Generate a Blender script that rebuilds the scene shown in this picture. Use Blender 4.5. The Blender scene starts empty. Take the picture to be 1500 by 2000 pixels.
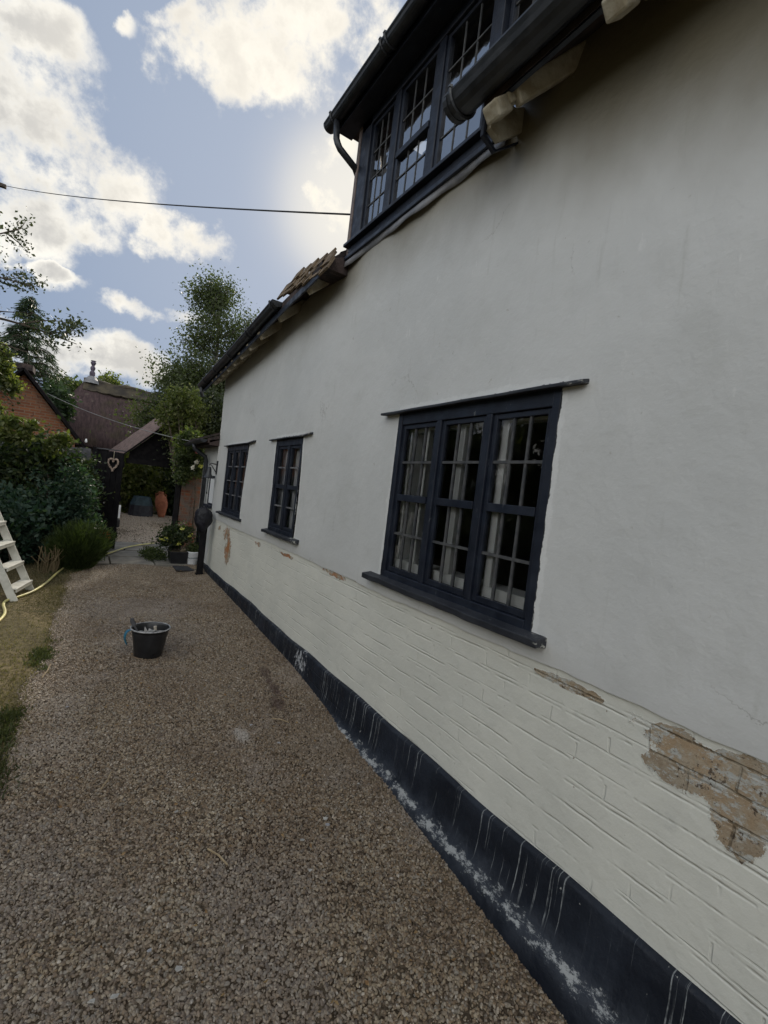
import bpy, math, random
import numpy as np
from mathutils import Vector, Matrix
K = 1.3                      # authoring units -> metres
C = bpy.context.scene.collection
sc = bpy.context.scene
rnd = random.Random(7)

# ------------------------------------------------------------------ camera
F = 900.0
def _n(v): v = np.array(v, float); return v/np.linalg.norm(v)
def _c(px, py): return np.array([(px-750)/F, -(py-1000)/F, 1.0])
_Y = _n(_c(175, 906)); _P2 = _n(_c(1175, 1026)); _Z = _n(np.cross(_Y, _P2))
if _Z[1] < 0: _Z = -_Z
_X = np.cross(_Y, _Z)
if _X[0] < 0: _X = -_X
RW = np.array([_X, _Y, _Z])            # world = RW @ (right, up, forward)
EYE = np.array([0, 0, 1.6])
cam = bpy.data.cameras.new('camera'); co = bpy.data.objects.new('camera', cam); C.objects.link(co)
cam.sensor_fit = 'HORIZONTAL'; cam.sensor_width = 36; cam.lens = 36*F/1500
cam.clip_start = 0.02; cam.clip_end = 2000
r_, u_, f_ = RW@[1, 0, 0], RW@[0, 1, 0], RW@[0, 0, 1]
m = Matrix(((r_[0], u_[0], -f_[0], 0), (r_[1], u_[1], -f_[1], 0), (r_[2], u_[2], -f_[2], EYE[2]*K), (0, 0, 0, 1)))
co.matrix_world = m
sc.camera = co
sc.render.resolution_x, sc.render.resolution_y = 768, 1024
def ray(px, py): return _n(RW@_c(px, py))
def ypix(px, py, y):                   # point of the sight line at distance y along the wall
    d = ray(px, py); return EYE + d*(y/d[1])

# ------------------------------------------------------------------ light and sky
SUN_AZ, SUN_EL = 25.0, 31.0            # azimuth from +Y towards +X
sc.view_settings.view_transform = 'Standard'; sc.view_settings.look = 'None'
sc.view_settings.exposure = 0.38; sc.view_settings.gamma = 1.0
sun = bpy.data.lights.new('sun', 'SUN'); so = bpy.data.objects.new('sun', sun); C.objects.link(so)
sun.energy = 3.0; sun.angle = math.radians(6); sun.color = (1.0, .9, .76)
sd = Vector((math.sin(math.radians(SUN_AZ))*math.cos(math.radians(SUN_EL)), math.cos(math.radians(SUN_AZ))*math.cos(math.radians(SUN_EL)), math.sin(math.radians(SUN_EL))))
so.rotation_euler = sd.to_track_quat('Z', 'Y').to_euler()

class NT:
    def __init__(s, tree): s.t = tree; tree.nodes.clear()
    def n(s, typ, **kw):
        nd = s.t.nodes.new(typ)
        for k, v in kw.items(): setattr(nd, k, v)
        return nd
    def set(s, sock, v):
        if isinstance(v, bpy.types.NodeSocket): s.t.links.new(v, sock)
        elif v is not None: sock.default_value = v
    def math(s, op, a, b=None, c=None, clamp=False):
        nd = s.n('ShaderNodeMath', operation=op); nd.use_clamp = clamp
        s.set(nd.inputs[0], a)
        if b is not None: s.set(nd.inputs[1], b)
        if c is not None: s.set(nd.inputs[2], c)
        return nd.outputs[0]
    def vm(s, op, a, b=None, out=0):
        nd = s.n('ShaderNodeVectorMath', operation=op); s.set(nd.inputs[0], a)
        if b is not None: s.set(nd.inputs[3 if op == 'SCALE' else 1], b)
        return nd.outputs[1 if op in ('DOT_PRODUCT', 'LENGTH') else 0]
    def noise(s, vec, scale, detail=4, rough=.55, dist=0, color=False):
        nd = s.n('ShaderNodeTexNoise'); s.set(nd.inputs['Vector'], vec)
        nd.inputs['Scale'].default_value = scale; nd.inputs['Detail'].default_value = detail
        nd.inputs['Roughness'].default_value = rough; nd.inputs['Distortion'].default_value = dist
        return nd.outputs['Color' if color else 'Fac']
    def ramp(s, fac, stops, interp='LINEAR'):
        nd = s.n('ShaderNodeValToRGB'); s.set(nd.inputs[0], fac); cr = nd.color_ramp; cr.interpolation = interp
        while len(cr.elements) < len(stops): cr.elements.new(.5)
        for e, (p, col) in zip(cr.elements, stops):
            e.position = p; e.color = (*col, 1) if len(col) == 3 else col
        return nd.outputs[0]
    def smooth(s, v, a, b, lo=0., hi=1.):
        nd = s.n('ShaderNodeMapRange', interpolation_type='SMOOTHSTEP'); s.set(nd.inputs[0], v)
        for i, x in enumerate((a, b, lo, hi)): s.set(nd.inputs[i+1], x)
        return nd.outputs[0]
    def mix(s, f, a, b, blend='MIX'):
        nd = s.n('ShaderNodeMix', data_type='RGBA', blend_type=blend); s.set(nd.inputs[0], f)
        for i, x in ((6, a), (7, b)):
            if not isinstance(x, bpy.types.NodeSocket) and len(x) == 3: x = (*x, 1)
            s.set(nd.inputs[i], x)
        return nd.outputs[2]
    def pos(s, scale=None):
        p = s.n('ShaderNodeNewGeometry').outputs['Position']
        if scale: p = s.vm('MULTIPLY', p, scale)
        return p
    def xyz(s, v):
        nd = s.n('ShaderNodeSeparateXYZ'); s.set(nd.inputs[0], v); return nd.outputs
    def comb(s, x, y, z):
        nd = s.n('ShaderNodeCombineXYZ')
        for i, q in enumerate((x, y, z)): s.set(nd.inputs[i], q)
        return nd.outputs[0]

w = bpy.data.worlds.new('World'); sc.world = w; w.use_nodes = True
T = NT(w.node_tree)
sky = T.n('ShaderNodeTexSky', sky_type='NISHITA'); sky.sun_disc = False
sky.sun_elevation = math.radians(SUN_EL); sky.sun_rotation = math.radians(SUN_AZ)
sky.air_density = 1.0; sky.dust_density = 1.2; sky.ozone_density = 1.5
SKY_STR = 0.05
dvec = T.vm('NORMALIZE', T.n('ShaderNodeTexCoord').outputs['Generated'])
wn = T.noise(dvec, 5.0, 8, .58, color=True)
warp = T.vm('SCALE', T.vm('SUBTRACT', wn, (.5, .5, .5)), .16)
wd = T.vm('ADD', dvec, warp)
def blob(px, py, ax, ay, tilt=0, gain=1.0):
    c = ray(px, py); q = ray(px+10, py+10*math.tan(math.radians(tilt)))-c; t = _n(q-c*np.dot(q, c)); b = np.cross(c, t)
    a1, b1 = ax/F, ay/F
    u = T.vm('DOT_PRODUCT', wd, tuple(t/a1)); v = T.vm('DOT_PRODUCT', wd, tuple(b/b1))
    front = T.math('LESS_THAN', T.vm('DOT_PRODUCT', dvec, tuple(c)), .3)
    r2 = T.math('ADD', T.math('MULTIPLY', u, u), T.math('MULTIPLY', v, v))
    return T.math('SUBTRACT', T.math('SUBTRACT', gain, r2), T.math('MULTIPLY', front, 50))
blobs = [(70, 235, 130, 95, 45), (160, 330, 140, 95, 30), (50, 420, 120, 60, 10), (190, 450, 60, 34, 20), (95, 75, 75, 38, 35), (560, 60, 190, 110, 10), (430, 60, 90, 80, 0),
         (690, 130, 85, 70, 30), (640, 275, 48, 30, 0), (685, 395, 58, 50, 0), (370, 485, 95, 40, 12), (260, 585, 105, 20, 10), (190, 695, 170, 48, 12), (120, 540, 50, 14, 15),
         (20, 660, 90, 40, 10), (330, 5, 50, 22, 0), (230, 40, 22, 14, 0)]
dens = None
for b in blobs:
    v = blob(*b)
    dens = v if dens is None else T.math('MAXIMUM', dens, v)
det = T.noise(dvec, 10.0, 10, .63)
dens = T.math('ADD', T.math('SUBTRACT', T.math('MAXIMUM', dens, -1.2), .12), T.math('MULTIPLY', T.math('SUBTRACT', det, .53), 4.6))
# unseen broken cloud added outside the view, for fill light and reflections
gate = T.smooth(T.vm('DOT_PRODUCT', dvec, tuple(_n([.1, .8, .55]))), .60, .82, 0, 1)
gen = T.math('SUBTRACT', T.math('MULTIPLY', T.math('SUBTRACT', T.noise(dvec, 2.6, 7, .55), .43), 7), T.math('MULTIPLY', gate, 6))
dens = T.math('MAXIMUM', dens, gen)
cmask = T.smooth(dens, -.25, .75)
core = T.smooth(T.math('ADD', dens, T.math('MULTIPLY', T.math('SUBTRACT', T.noise(dvec, 9, 5, .55), .5), 2.5)), .15, 1.35)
sund = T.vm('DOT_PRODUCT', dvec, tuple(sd))
glow = T.smooth(sund, .972, 1.0)
glow2 = T.smooth(sund, .6, 1.0)
ccol = T.mix(core, (.80, .785, .73), (.34, .35, .365))
ccol = T.mix(T.math('MULTIPLY', T.math('POWER', glow2, 3), .7), ccol, (.85, .79, .68))
back = T.smooth(sund, .55, -.6)                       # unseen clouds opposite the sun, brightened to light the shaded wall
ccol = T.mix(back, ccol, (1.55, 1.57, 1.55))
skyc = T.vm('SCALE', sky.outputs[0], SKY_STR)
skyc = T.mix(.90, skyc, (.21, .275, .395))
skyc = T.mix(T.math('MULTIPLY', T.math('POWER', glow, 2.0), .35), skyc, (.85, .78, .66))
skyc = T.mix(T.math('MULTIPLY', T.math('POWER', glow2, 3.0), .30), skyc, (.50, .53, .58))
fin = T.mix(cmask, skyc, ccol)
fin = T.mix(T.math('MULTIPLY', T.math('POWER', T.smooth(sund, .985, 1.0), 1.5), .45), fin, (.92, .85, .70))
bg = T.n('ShaderNodeBackground'); T.set(bg.inputs[0], fin); bg.inputs[1].default_value = 1.0
out = T.n('ShaderNodeOutputWorld'); T.set(out.inputs[0], bg.outputs[0])

# ------------------------------------------------------------------ materials
MATS = {}
def mat(name, build):
    if name in MATS: return MATS[name]
    mm = bpy.data.materials.new(name); mm.use_nodes = True; t = NT(mm.node_tree)
    o = t.n('ShaderNodeOutputMaterial'); b = t.n('ShaderNodeBsdfPrincipled'); t.set(o.inputs[0], b.outputs[0])
    r = build(t, b, o)
    MATS[name] = mm; return mm
def bump(t, b, h, strength=.5, dist=.01):
    n = t.n('ShaderNodeBump'); n.inputs['Strength'].default_value = strength; n.inputs['Distance'].default_value = dist
    t.set(n.inputs['Height'], h); t.set(b.inputs['Normal'], n.outputs[0]); return n
def simple(name, c1, c2=None, rough=.7, scale=6, spec=.4, bs=.3, bd=.004, bscale=None, metal=0, detail=5):
    c2 = c2 or tuple(x*.7 for x in c1)
    def f(t, b, o):
        p = t.pos()
        t.set(b.inputs['Base Color'], t.mix(t.smooth(t.noise(p, scale, detail), .35, .65), c1, c2))
        t.set(b.inputs['Roughness'], t.smooth(t.noise(p, scale*2, 3), .2, .8, max(rough-.12, .05), min(rough+.12, 1)))
        b.inputs['Specular IOR Level'].default_value = spec; b.inputs['Metallic'].default_value = metal
        bump(t, b, t.noise(p, bscale or scale*6, 4), bs, bd)
    return mat(name, f)

def f_plaster(t, b, o):
    p = t.pos()
    base = t.mix(t.smooth(t.noise(p, .9, 5, .6), .35, .68), (.645, .645, .625), (.58, .583, .565))
    cl = t.smooth(t.noise(p, 2.7, 6, .65), .52, .70)
    base = t.mix(t.math('MULTIPLY', cl, .35), base, (.52, .52, .49))
    x, y, z = t.xyz(p)
    st = t.noise(t.vm('MULTIPLY', p, (1, 7, .8)), 2.2, 5, .6)
    base = t.mix(t.math('MULTIPLY', t.smooth(st, .6, .76), .45), base, (.46, .46, .42))
    wh = t.noise(t.vm('MULTIPLY', t.vm('ADD', p, (3, 5, 2)), (1, 3.4, 1.2)), 3.1, 6, .7)
    base = t.mix(t.math('MULTIPLY', t.smooth(wh, .63, .72), .5), base, (.78, .77, .75))
    # brown eave staining plus eave shade painted into the colour, lower at the near end
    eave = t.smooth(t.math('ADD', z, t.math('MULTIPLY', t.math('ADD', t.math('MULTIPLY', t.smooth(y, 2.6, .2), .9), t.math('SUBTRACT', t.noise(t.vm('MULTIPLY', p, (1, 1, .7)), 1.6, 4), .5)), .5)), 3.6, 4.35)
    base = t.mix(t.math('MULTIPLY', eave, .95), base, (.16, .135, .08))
    # rust runs below the timber ends
    sp = t.smooth(t.noise(t.vm('ADD', p, (9, 1, 4)), 19, 3, .6), .70, .76)
    base = t.mix(t.math('MULTIPLY', sp, .5), base, (.40, .38, .33))
    vo = t.n('ShaderNodeTexVoronoi', feature='DISTANCE_TO_EDGE'); t.set(vo.inputs['Vector'], t.vm('ADD', p, t.vm('SCALE', t.noise(p, 2.5, 6, .7, color=True), .35))); vo.inputs['Scale'].default_value = .8
    ck_ = t.math('MULTIPLY', t.smooth(vo.outputs['Distance'], .0035, .0005), t.smooth(t.noise(t.vm('ADD', p, (8, 3, 1)), 1.1, 3), .56, .64))
    base = t.mix(t.math('MULTIPLY', ck_, .55), base, (.30, .29, .26))
    slop = None
    for a_, b2, c_, d_ in [(1.10, 2.15, 1.175, 2.10), (3.50, 4.11, 1.20, 2.035), (5.02, 5.90, 1.205, 2.035)]:
        dd = t.math('MAXIMUM', t.math('SUBTRACT', t.math('ABSOLUTE', t.math('SUBTRACT', y, (a_+b2)/2*K)), (b2-a_)/2*K), t.math('SUBTRACT', t.math('ABSOLUTE', t.math('SUBTRACT', z, (c_+d_)/2*K)), (d_-c_)/2*K))
        slop = dd if slop is None else t.math('MINIMUM', slop, dd)
    sl = t.smooth(t.math('SUBTRACT', slop, t.math('MULTIPLY', t.math('SUBTRACT', t.noise(t.vm('MULTIPLY', p, (1, 1, .45)), 24, 5, .7), .46), .038)), .003, -.001)
    sl2 = t.smooth(t.math('SUBTRACT', slop, t.math('MULTIPLY', t.noise(t.vm('ADD', p, (1, 2, 3)), 15, 5, .7), .07)), .004, -.01)
    base = t.mix(t.math('MULTIPLY', sl2, .5), base, (.78, .78, .76))
    base = t.mix(sl, base, (.014, .017, .023))
    t.set(b.inputs['Base Color'], base)
    b.inputs['Roughness'].default_value = .55; b.inputs['Specular IOR Level'].default_value = .5
    h = t.math('ADD', t.math('MULTIPLY', t.noise(p, 4, 5, .55), 1.0), t.math('MULTIPLY', t.noise(p, 60, 3, .6), .06))
    h = t.math('ADD', h, t.math('MULTIPLY', t.noise(t.vm('MULTIPLY', p, (1, 1, 3)), 17, 4, .7), .07))
    h = t.math('ADD', h, t.math('MULTIPLY', t.noise(t.vm('MULTIPLY', p, (1, 2.5, 1)), 9, 3, .5, dist=1.2), .10))
    bump(t, b, h, .5, .022)
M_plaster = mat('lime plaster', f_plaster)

def patch(t, y, z, cy, cz, ry, rz):     # 1 - r^2 in metres
    u = t.math('DIVIDE', t.math('SUBTRACT', y, cy*K), ry*K); v = t.math('DIVIDE', t.math('SUBTRACT', z, cz*K), rz*K)
    return t.math('SUBTRACT', 1.0, t.math('ADD', t.math('MULTIPLY', u, u), t.math('MULTIPLY', v, v)))
COURSE = .0745
def f_brick(t, b, o):
    p = t.pos(); x, y, z = t.xyz(p)
    wob = t.math('MULTIPLY', t.math('SUBTRACT', t.noise(p, 5, 4, .6), .5), .045)
    vec = t.comb(t.math('ADD', y, wob), t.math('ADD', z, t.math('MULTIPLY', wob, .5)), 0)
    br = t.n('ShaderNodeTexBrick'); t.set(br.inputs['Vector'], vec); br.offset = .5
    br.inputs['Scale'].default_value = 1; br.inputs['Brick Width'].default_value = .285; br.inputs['Row Height'].default_value = COURSE*K
    br.inputs['Mortar Size'].default_value = .006; br.inputs['Mortar Smooth'].default_value = .6
    br.inputs['Color1'].default_value = (.44, .32, .20, 1); br.inputs['Color2'].default_value = (.34, .27, .19, 1); br.inputs['Mortar'].default_value = (.19, .14, .085, 1)
    joint = br.outputs['Fac']
    paint = t.mix(t.smooth(t.noise(p, 1.7, 5, .6), .35, .65), (.74, .73, .65), (.67, .665, .595))
    paint = t.mix(t.math('MULTIPLY', t.smooth(t.noise(p, 7, 5, .7), .6, .75), .35), paint, (.47, .47, .43))
    jn = t.smooth(t.noise(p, 5, 4, .6), .35, .6)
    paint = t.mix(t.math('MULTIPLY', t.math('MULTIPLY', joint, jn), .0), paint, (.38, .36, .30))
    dots = t.smooth(t.noise(t.vm('ADD', p, (2, 7, 1)), 26, 2, .5), .77, .80)
    paint = t.mix(dots, paint, (.28, .24, .18))
    # peeled patches
    m = None
    for a in [(.44, 1.01, .34, .065), (.02, 1.00, .50, .11), (.92, 1.045, .17, .022), (.57, .955, .11, .065), (.42, .90, .08, .09), (.12, .92, .2, .09),
              (5.55, .96, .18, .10), (5.45, .80, .14, .20), (5.95, .99, .10, .04), (4.4, 1.02, .12, .025), (3.6, 1.04, .18, .02), (2.75, 1.06, .22, .02), (2.35, 1.08, .1, .012)]:
        v = patch(t, y, z, *a); m = v if m is None else t.math('MAXIMUM', m, v)
    far = t.smooth(y, 1.5, 4.5)
    m = t.math('ADD', m, t.math('MULTIPLY', t.math('SUBTRACT', t.noise(t.vm('ADD', p, (0, .31, .2)), 10, 6, .65), .5), t.math('ADD', 2.6, t.math('MULTIPLY', far, 2.2))))
    peel = t.smooth(m, .34, .38)
    bricks = t.mix(t.smooth(t.noise(p, 16, 6, .75), .42, .58, 0, .7), br.outputs['Color'], (.45, .39, .30))
    bricks = t.mix(t.smooth(t.noise(t.vm('MULTIPLY', p, (1, .6, 1)), 15, 8, .82), .51, .56), bricks, (.52, .52, .48))
    bricks = t.mix(t.smooth(t.noise(t.vm('ADD', p, (5, 3, 1)), 26, 5, .8), .57, .62), bricks, (.12, .09, .065))
    bricks = t.mix(t.math('MULTIPLY', t.smooth(t.noise(p, 8, 3), .45, .6), far), bricks, (.42, .19, .085))
    col = t.mix(peel, paint, bricks)
    edge = t.math('MULTIPLY', t.smooth(m, .26, .33), t.math('SUBTRACT', 1.0, peel))
    col = t.mix(t.math('MULTIPLY', edge, .5), col, (.75, .74, .68))
    t.set(b.inputs['Base Color'], col); b.inputs['Roughness'].default_value = .58
    t.set(b.inputs['Specular IOR Level'], t.math('SUBTRACT', .45, t.math('MULTIPLY', peel, .3)))
    zc = t.math('DIVIDE', t.math('SUBTRACT', t.math('ADD', z, t.math('MULTIPLY', t.math('SUBTRACT', t.noise(t.comb(0, y, t.math('MULTIPLY', z, 2)), 3.5, 3, .6), .5), .022)), .433*K), COURSE*K)
    fz = t.math('MULTIPLY', t.math('SUBTRACT', t.math('FRACT', t.math('ADD', zc, .5)), .5), COURSE*K)     # metres from the joint
    lip = t.math('MULTIPLY', t.smooth(fz, -.009, -.001), t.smooth(fz, .0025, .0))                        # rounded top arris, then a slit
    row = t.math('FLOOR', t.math('ADD', zc, .5))
    run_ = t.noise(t.comb(t.math('MULTIPLY', row, 3.7), y, 0), 3.4, 5, .7)
    gr_ = t.math('MULTIPLY', t.smooth(t.math('ABSOLUTE', t.math('SUBTRACT', fz, .0)), .0085, .0005), t.smooth(run_, .44, .60))
    jv = t.math('MULTIPLY', joint, t.smooth(t.math('ABSOLUTE', fz), .010, .018))
    jh = t.math('ADD', t.math('MULTIPLY', t.math('MULTIPLY', jv, t.smooth(t.noise(t.vm('ADD', p, (3, 3, 3)), 4, 3), .45, .6)), .36), t.math('MULTIPLY', joint, t.math('MULTIPLY', peel, .6)))
    h = t.math('SUBTRACT', t.math('MULTIPLY', t.noise(p, 8, 5, .58), .95), jh)
    h = t.math('ADD', h, t.math('MULTIPLY', gr_, -.52))
    h = t.math('ADD', h, t.math('SUBTRACT', t.math('MULTIPLY', t.smooth(m, .24, .34), .18), t.math('MULTIPLY', peel, .62)))
    h = t.math('ADD', h, t.math('MULTIPLY', t.noise(p, 40, 6, .75), t.math('ADD', .10, t.math('MULTIPLY', peel, 1.1))))
    bump(t, b, h, .7, .012)
M_brick = mat('painted brickwork', f_brick)

def f_tar(t, b, o):
    p = t.pos(); x, y, z = t.xyz(p)
    base = t.mix(t.smooth(t.noise(p, 4, 5), .4, .7), (.006, .009, .016), (.015, .020, .031))
    # white paint runs down the face
    run = t.noise(t.comb(0, t.math('ADD', t.math('MULTIPLY', y, 62), t.math('MULTIPLY', t.noise(p, 7, 2), .3)), t.math('MULTIPLY', z, 1.1)), 1.0, 3, .65)
    reg = t.smooth(t.noise(t.comb(0, y, 0), 2.3, 2), .38, .5)
    runm = t.math('MULTIPLY', t.math('MULTIPLY', t.smooth(run, .60, .65), reg), t.smooth(z, .30, .40))
    base = t.mix(t.math('MULTIPLY', runm, t.smooth(t.noise(p, 22, 4, .7), .3, .7, .1, .75)), base, (.40, .42, .42))
    # splashes
    spl = t.smooth(t.noise(t.vm('MULTIPLY', p, (1, 1, .8)), 21, 4, .6), .70, .75)
    base = t.mix(t.math('MULTIPLY', spl, .8), base, (.5, .5, .47))
    # powdery white fallen on the ledge
    gy = t.smooth(y, 3.2, 5)
    zc = t.math('SUBTRACT', z, t.math('ADD', .29, t.math('MULTIPLY', t.math('SUBTRACT', t.noise(p, 3, 3), .5), .035)))
    band = t.math('SUBTRACT', 1.0, t.math('MULTIPLY', t.math('ABSOLUTE', zc), 26))
    bandm = t.smooth(t.math('ADD', band, t.math('MULTIPLY', t.math('SUBTRACT', t.noise(t.vm('MULTIPLY', p, (1, .6, 1)), 20, 8, .82), .54), 7)), .35, 1.0)
    bandm = t.math('MULTIPLY', t.math('MULTIPLY', bandm, t.math('SUBTRACT', 1.0, gy)), t.smooth(band, -.6, .4))
    base = t.mix(t.math('MULTIPLY', t.smooth(t.math('ADD', band, t.math('MULTIPLY', t.math('SUBTRACT', t.noise(p, 9, 7, .72), .5), 7)), -.8, 1.6), t.math('SUBTRACT', 1.0, gy)), base, (.028, .034, .046))
    base = t.mix(t.math('MULTIPLY', bandm, .72), base, (.46, .47, .46))
    # flaked area further along
    fl = patch(t, y, z, 3.05, .36, .16, .10)
    flm = t.smooth(t.math('ADD', fl, t.math('MULTIPLY', t.math('SUBTRACT', t.noise(p, 24, 5, .7), .55), 6)), .4, .8)
    base = t.mix(t.math('MULTIPLY', flm, t.smooth(fl, -.6, .3)), base, (.42, .43, .44))
    t.set(b.inputs['Base Color'], base)
    t.set(b.inputs['Roughness'], t.smooth(t.noise(p, 9, 4), .3, .7, .42, .7)); b.inputs['Specular IOR Level'].default_value = .4
    bk = t.n('ShaderNodeTexBrick'); t.set(bk.inputs['Vector'], t.comb(y, z, 0)); bk.inputs['Scale'].default_value = 1
    bk.inputs['Brick Width'].default_value = .285; bk.inputs['Row Height'].default_value = COURSE*K; bk.inputs['Mortar Size'].default_value = .007; bk.inputs['Mortar Smooth'].default_value = .8
    bump(t, b, t.math('SUBTRACT', t.noise(p, 11, 6, .65), t.math('MULTIPLY', t.math('MULTIPLY', bk.outputs['Fac'], t.smooth(y, 2.0, 3.5)), .25)), .7, .014)
M_tar = mat('black bitumen plinth', f_tar)

def f_blackpaint(t, b, o):
    p = t.pos()
    base = t.mix(t.smooth(t.noise(p, 7, 5), .35, .7), (.006, .009, .018), (.014, .019, .032))
    ch = t.smooth(t.noise(t.vm('MULTIPLY', p, (1, 1, .35)), 34, 5, .7), .66, .71)
    base = t.mix(t.math('MULTIPLY', ch, .35), base, (.30, .31, .31))
    t.set(b.inputs['Base Color'], base); t.set(b.inputs['Roughness'], t.smooth(t.noise(p, 12, 3), .3, .7, .35, .6))
    b.inputs['Specular IOR Level'].default_value = .45
    bump(t, b, t.noise(t.vm('MULTIPLY', p, (1, .25, 1)), 70, 5, .7), .35, .004)
M_black = mat('weathered black paint', f_blackpaint)
def f_wornblack(t, b, o):
    p = t.pos(); x, y, z = t.xyz(p)
    base = t.mix(t.smooth(t.noise(p, 7, 5), .35, .7), (.012, .014, .02), (.03, .033, .04))
    n = t.noise(t.vm('MULTIPLY', p, (1, .4, 1)), 26, 6, .75)
    end = t.smooth(y, 1.50, 1.33)                        # the weathered near end
    end2 = t.smooth(t.math('SUBTRACT', y, 4.55), .12, 0)
    end = t.math('MAXIMUM', end, t.math('MULTIPLY', end2, t.math('GREATER_THAN', y, 3)))
    thr = t.math('SUBTRACT', .66, t.math('MULTIPLY', end, .14))
    mk = t.math('MULTIPLY', t.math('SUBTRACT', n, thr), 14, clamp=True)
    base = t.mix(mk, base, t.mix(end, (.24, .25, .25), (.36, .36, .32)))
    t.set(b.inputs['Base Color'], base); b.inputs['Roughness'].default_value = .6
    bump(t, b, n, .6, .006)
M_worn = mat('flaking black painted board', f_wornblack)
M_gutter = simple('black cast iron', (.012, .014, .018), (.03, .032, .036), .42, 9, .5, .25, .003)
def f_glass(t, b, o, IOR=1.6):
    fr = t.n('ShaderNodeFresnel'); fr.inputs[0].default_value = IOR
    bn = t.n('ShaderNodeBump'); bn.inputs['Strength'].default_value = .12; bn.inputs['Distance'].default_value = .01
    t.set(bn.inputs['Height'], t.noise(t.pos(), 7, 2)); 
    g = t.n('ShaderNodeBsdfGlossy'); g.inputs['Roughness'].default_value = .015; t.set(g.inputs['Normal'], bn.outputs[0])
    tr = t.n('ShaderNodeBsdfTransparent'); tr.inputs[0].default_value = (.96, .97, .965, 1)
    mx = t.n('ShaderNodeMixShader'); t.set(mx.inputs[0], fr.outputs[0]); t.set(mx.inputs[1], tr.outputs[0]); t.set(mx.inputs[2], g.outputs[0]); t.set(o.inputs[0], mx.outputs[0])
M_glass = mat('old window glass', f_glass); M_glass2 = mat('dormer window glass', lambda t, b, o: f_glass(t, b, o, 7.0))
M_lead = simple('lead', (.16, .165, .18), (.26, .26, .27), .55, 8, .5, .5, .006)
M_white = simple('white gloss paint', (.86, .87, .88), (.80, .81, .82), .4, 3)
M_ladder = simple('cream ladder paint', (.62, .61, .55), (.50, .49, .43), .5, 9)
M_dark = simple('dark room', (.26, .25, .24), (.20, .19, .18), .9, 2)
M_curtain = simple('net curtain', (.74, .74, .78), (.55, .55, .60), .9, 5)
M_timber = simple('limewashed timber', (.50, .46, .36), (.34, .29, .20), .8, 9, .2, .6, .01, 40)
M_tile = simple('clay roof tiles', (.22, .165, .11), (.12, .09, .062), .85, 9, .2, .8, .012, 30)
M_oldtile = simple('dark roof tiles', (.075, .055, .05), (.035, .03, .03), .85, 7, .2, .8, .012, 26)
M_blackwood = simple('black stained boards', (.009, .0085, .010), (.016, .015, .016), .9, 10, .06, .5, .006, 40)
M_greywood = simple('grey weathered boards', (.11, .11, .12), (.06, .06, .065), .8, 8)
M_plastic = simple('black plastic', (.012, .012, .014), (.02, .02, .022), .38, 12, .5, .15, .002)
M_bag = simple('black plastic sack', (.008, .008, .012), (.014, .014, .02), .5, 9, .35, 1.0, .03, 14)
M_terra = simple('terracotta', (.46, .17, .09), (.34, .12, .07), .75, 8)
M_bin = simple('blue green plastic', (.035, .075, .10), (.02, .045, .06), .5, 6)
M_bark = simple('bark', (.11, .09, .07), (.05, .04, .03), .9, 9, .2, .8, .02, 30)
M_birchbark = simple('birch bark', (.35, .33, .30), (.08, .07, .06), .85, 7, .2, .5, .01, 20)
M_hose = simple('yellow hose', (.62, .56, .20), (.50, .45, .22), .45, 6)
M_blue = simple('blue plastic', (.02, .20, .30), (.02, .12, .20), .4, 10)
M_bluecar = simple('dark blue car paint', (.012, .014, .05), (.010, .012, .04), .22, 3, .6, .0, .001)
M_rubber = simple('rubber', (.02, .02, .02), (.03, .03, .03), .8, 10)
M_wicker = simple('wicker twigs', (.42, .33, .27), (.24, .18, .145), .85, 22, .2, 1.0, .01, 50)
M_steel = simple('dull steel', (.40, .40, .40), (.25, .25, .25), .4, 12, .5, .2, .002, None, .8)
M_stone = simple('flagstone', (.26, .24, .205), (.17, .16, .14), .85, 3, .25, .5, .01, 30)
M_mat = simple('dark door mat', (.03, .032, .036), (.045, .045, .05), .95, 20)
M_thatch = None
def f_thatch(t, b, o):
    p = t.pos()
    st = t.noise(t.vm('MULTIPLY', p, (6, 2, .7)), 2.2, 6, .7)
    c = t.mix(t.smooth(st, .3, .7), (.095, .065, .065), (.045, .032, .033))
    l = t.smooth(t.noise(t.vm('MULTIPLY', p, (1.3, 1, .6)), .95, 4, .6), .62, .72)
    c = t.mix(t.math('MULTIPLY', l, .6), c, (.24, .22, .16))
    mo = t.smooth(t.noise(t.vm('ADD', p, (3, 0, 8)), .8, 5, .6), .5, .7)
    c = t.mix(t.math('MULTIPLY', mo, .5), c, (.06, .06, .025))
    t.set(b.inputs['Base Color'], c); b.inputs['Roughness'].default_value = .95; b.inputs['Specular IOR Level'].default_value = .1
    bump(t, b, st, 1, .05)
M_thatch = mat('old thatch', f_thatch)
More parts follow.
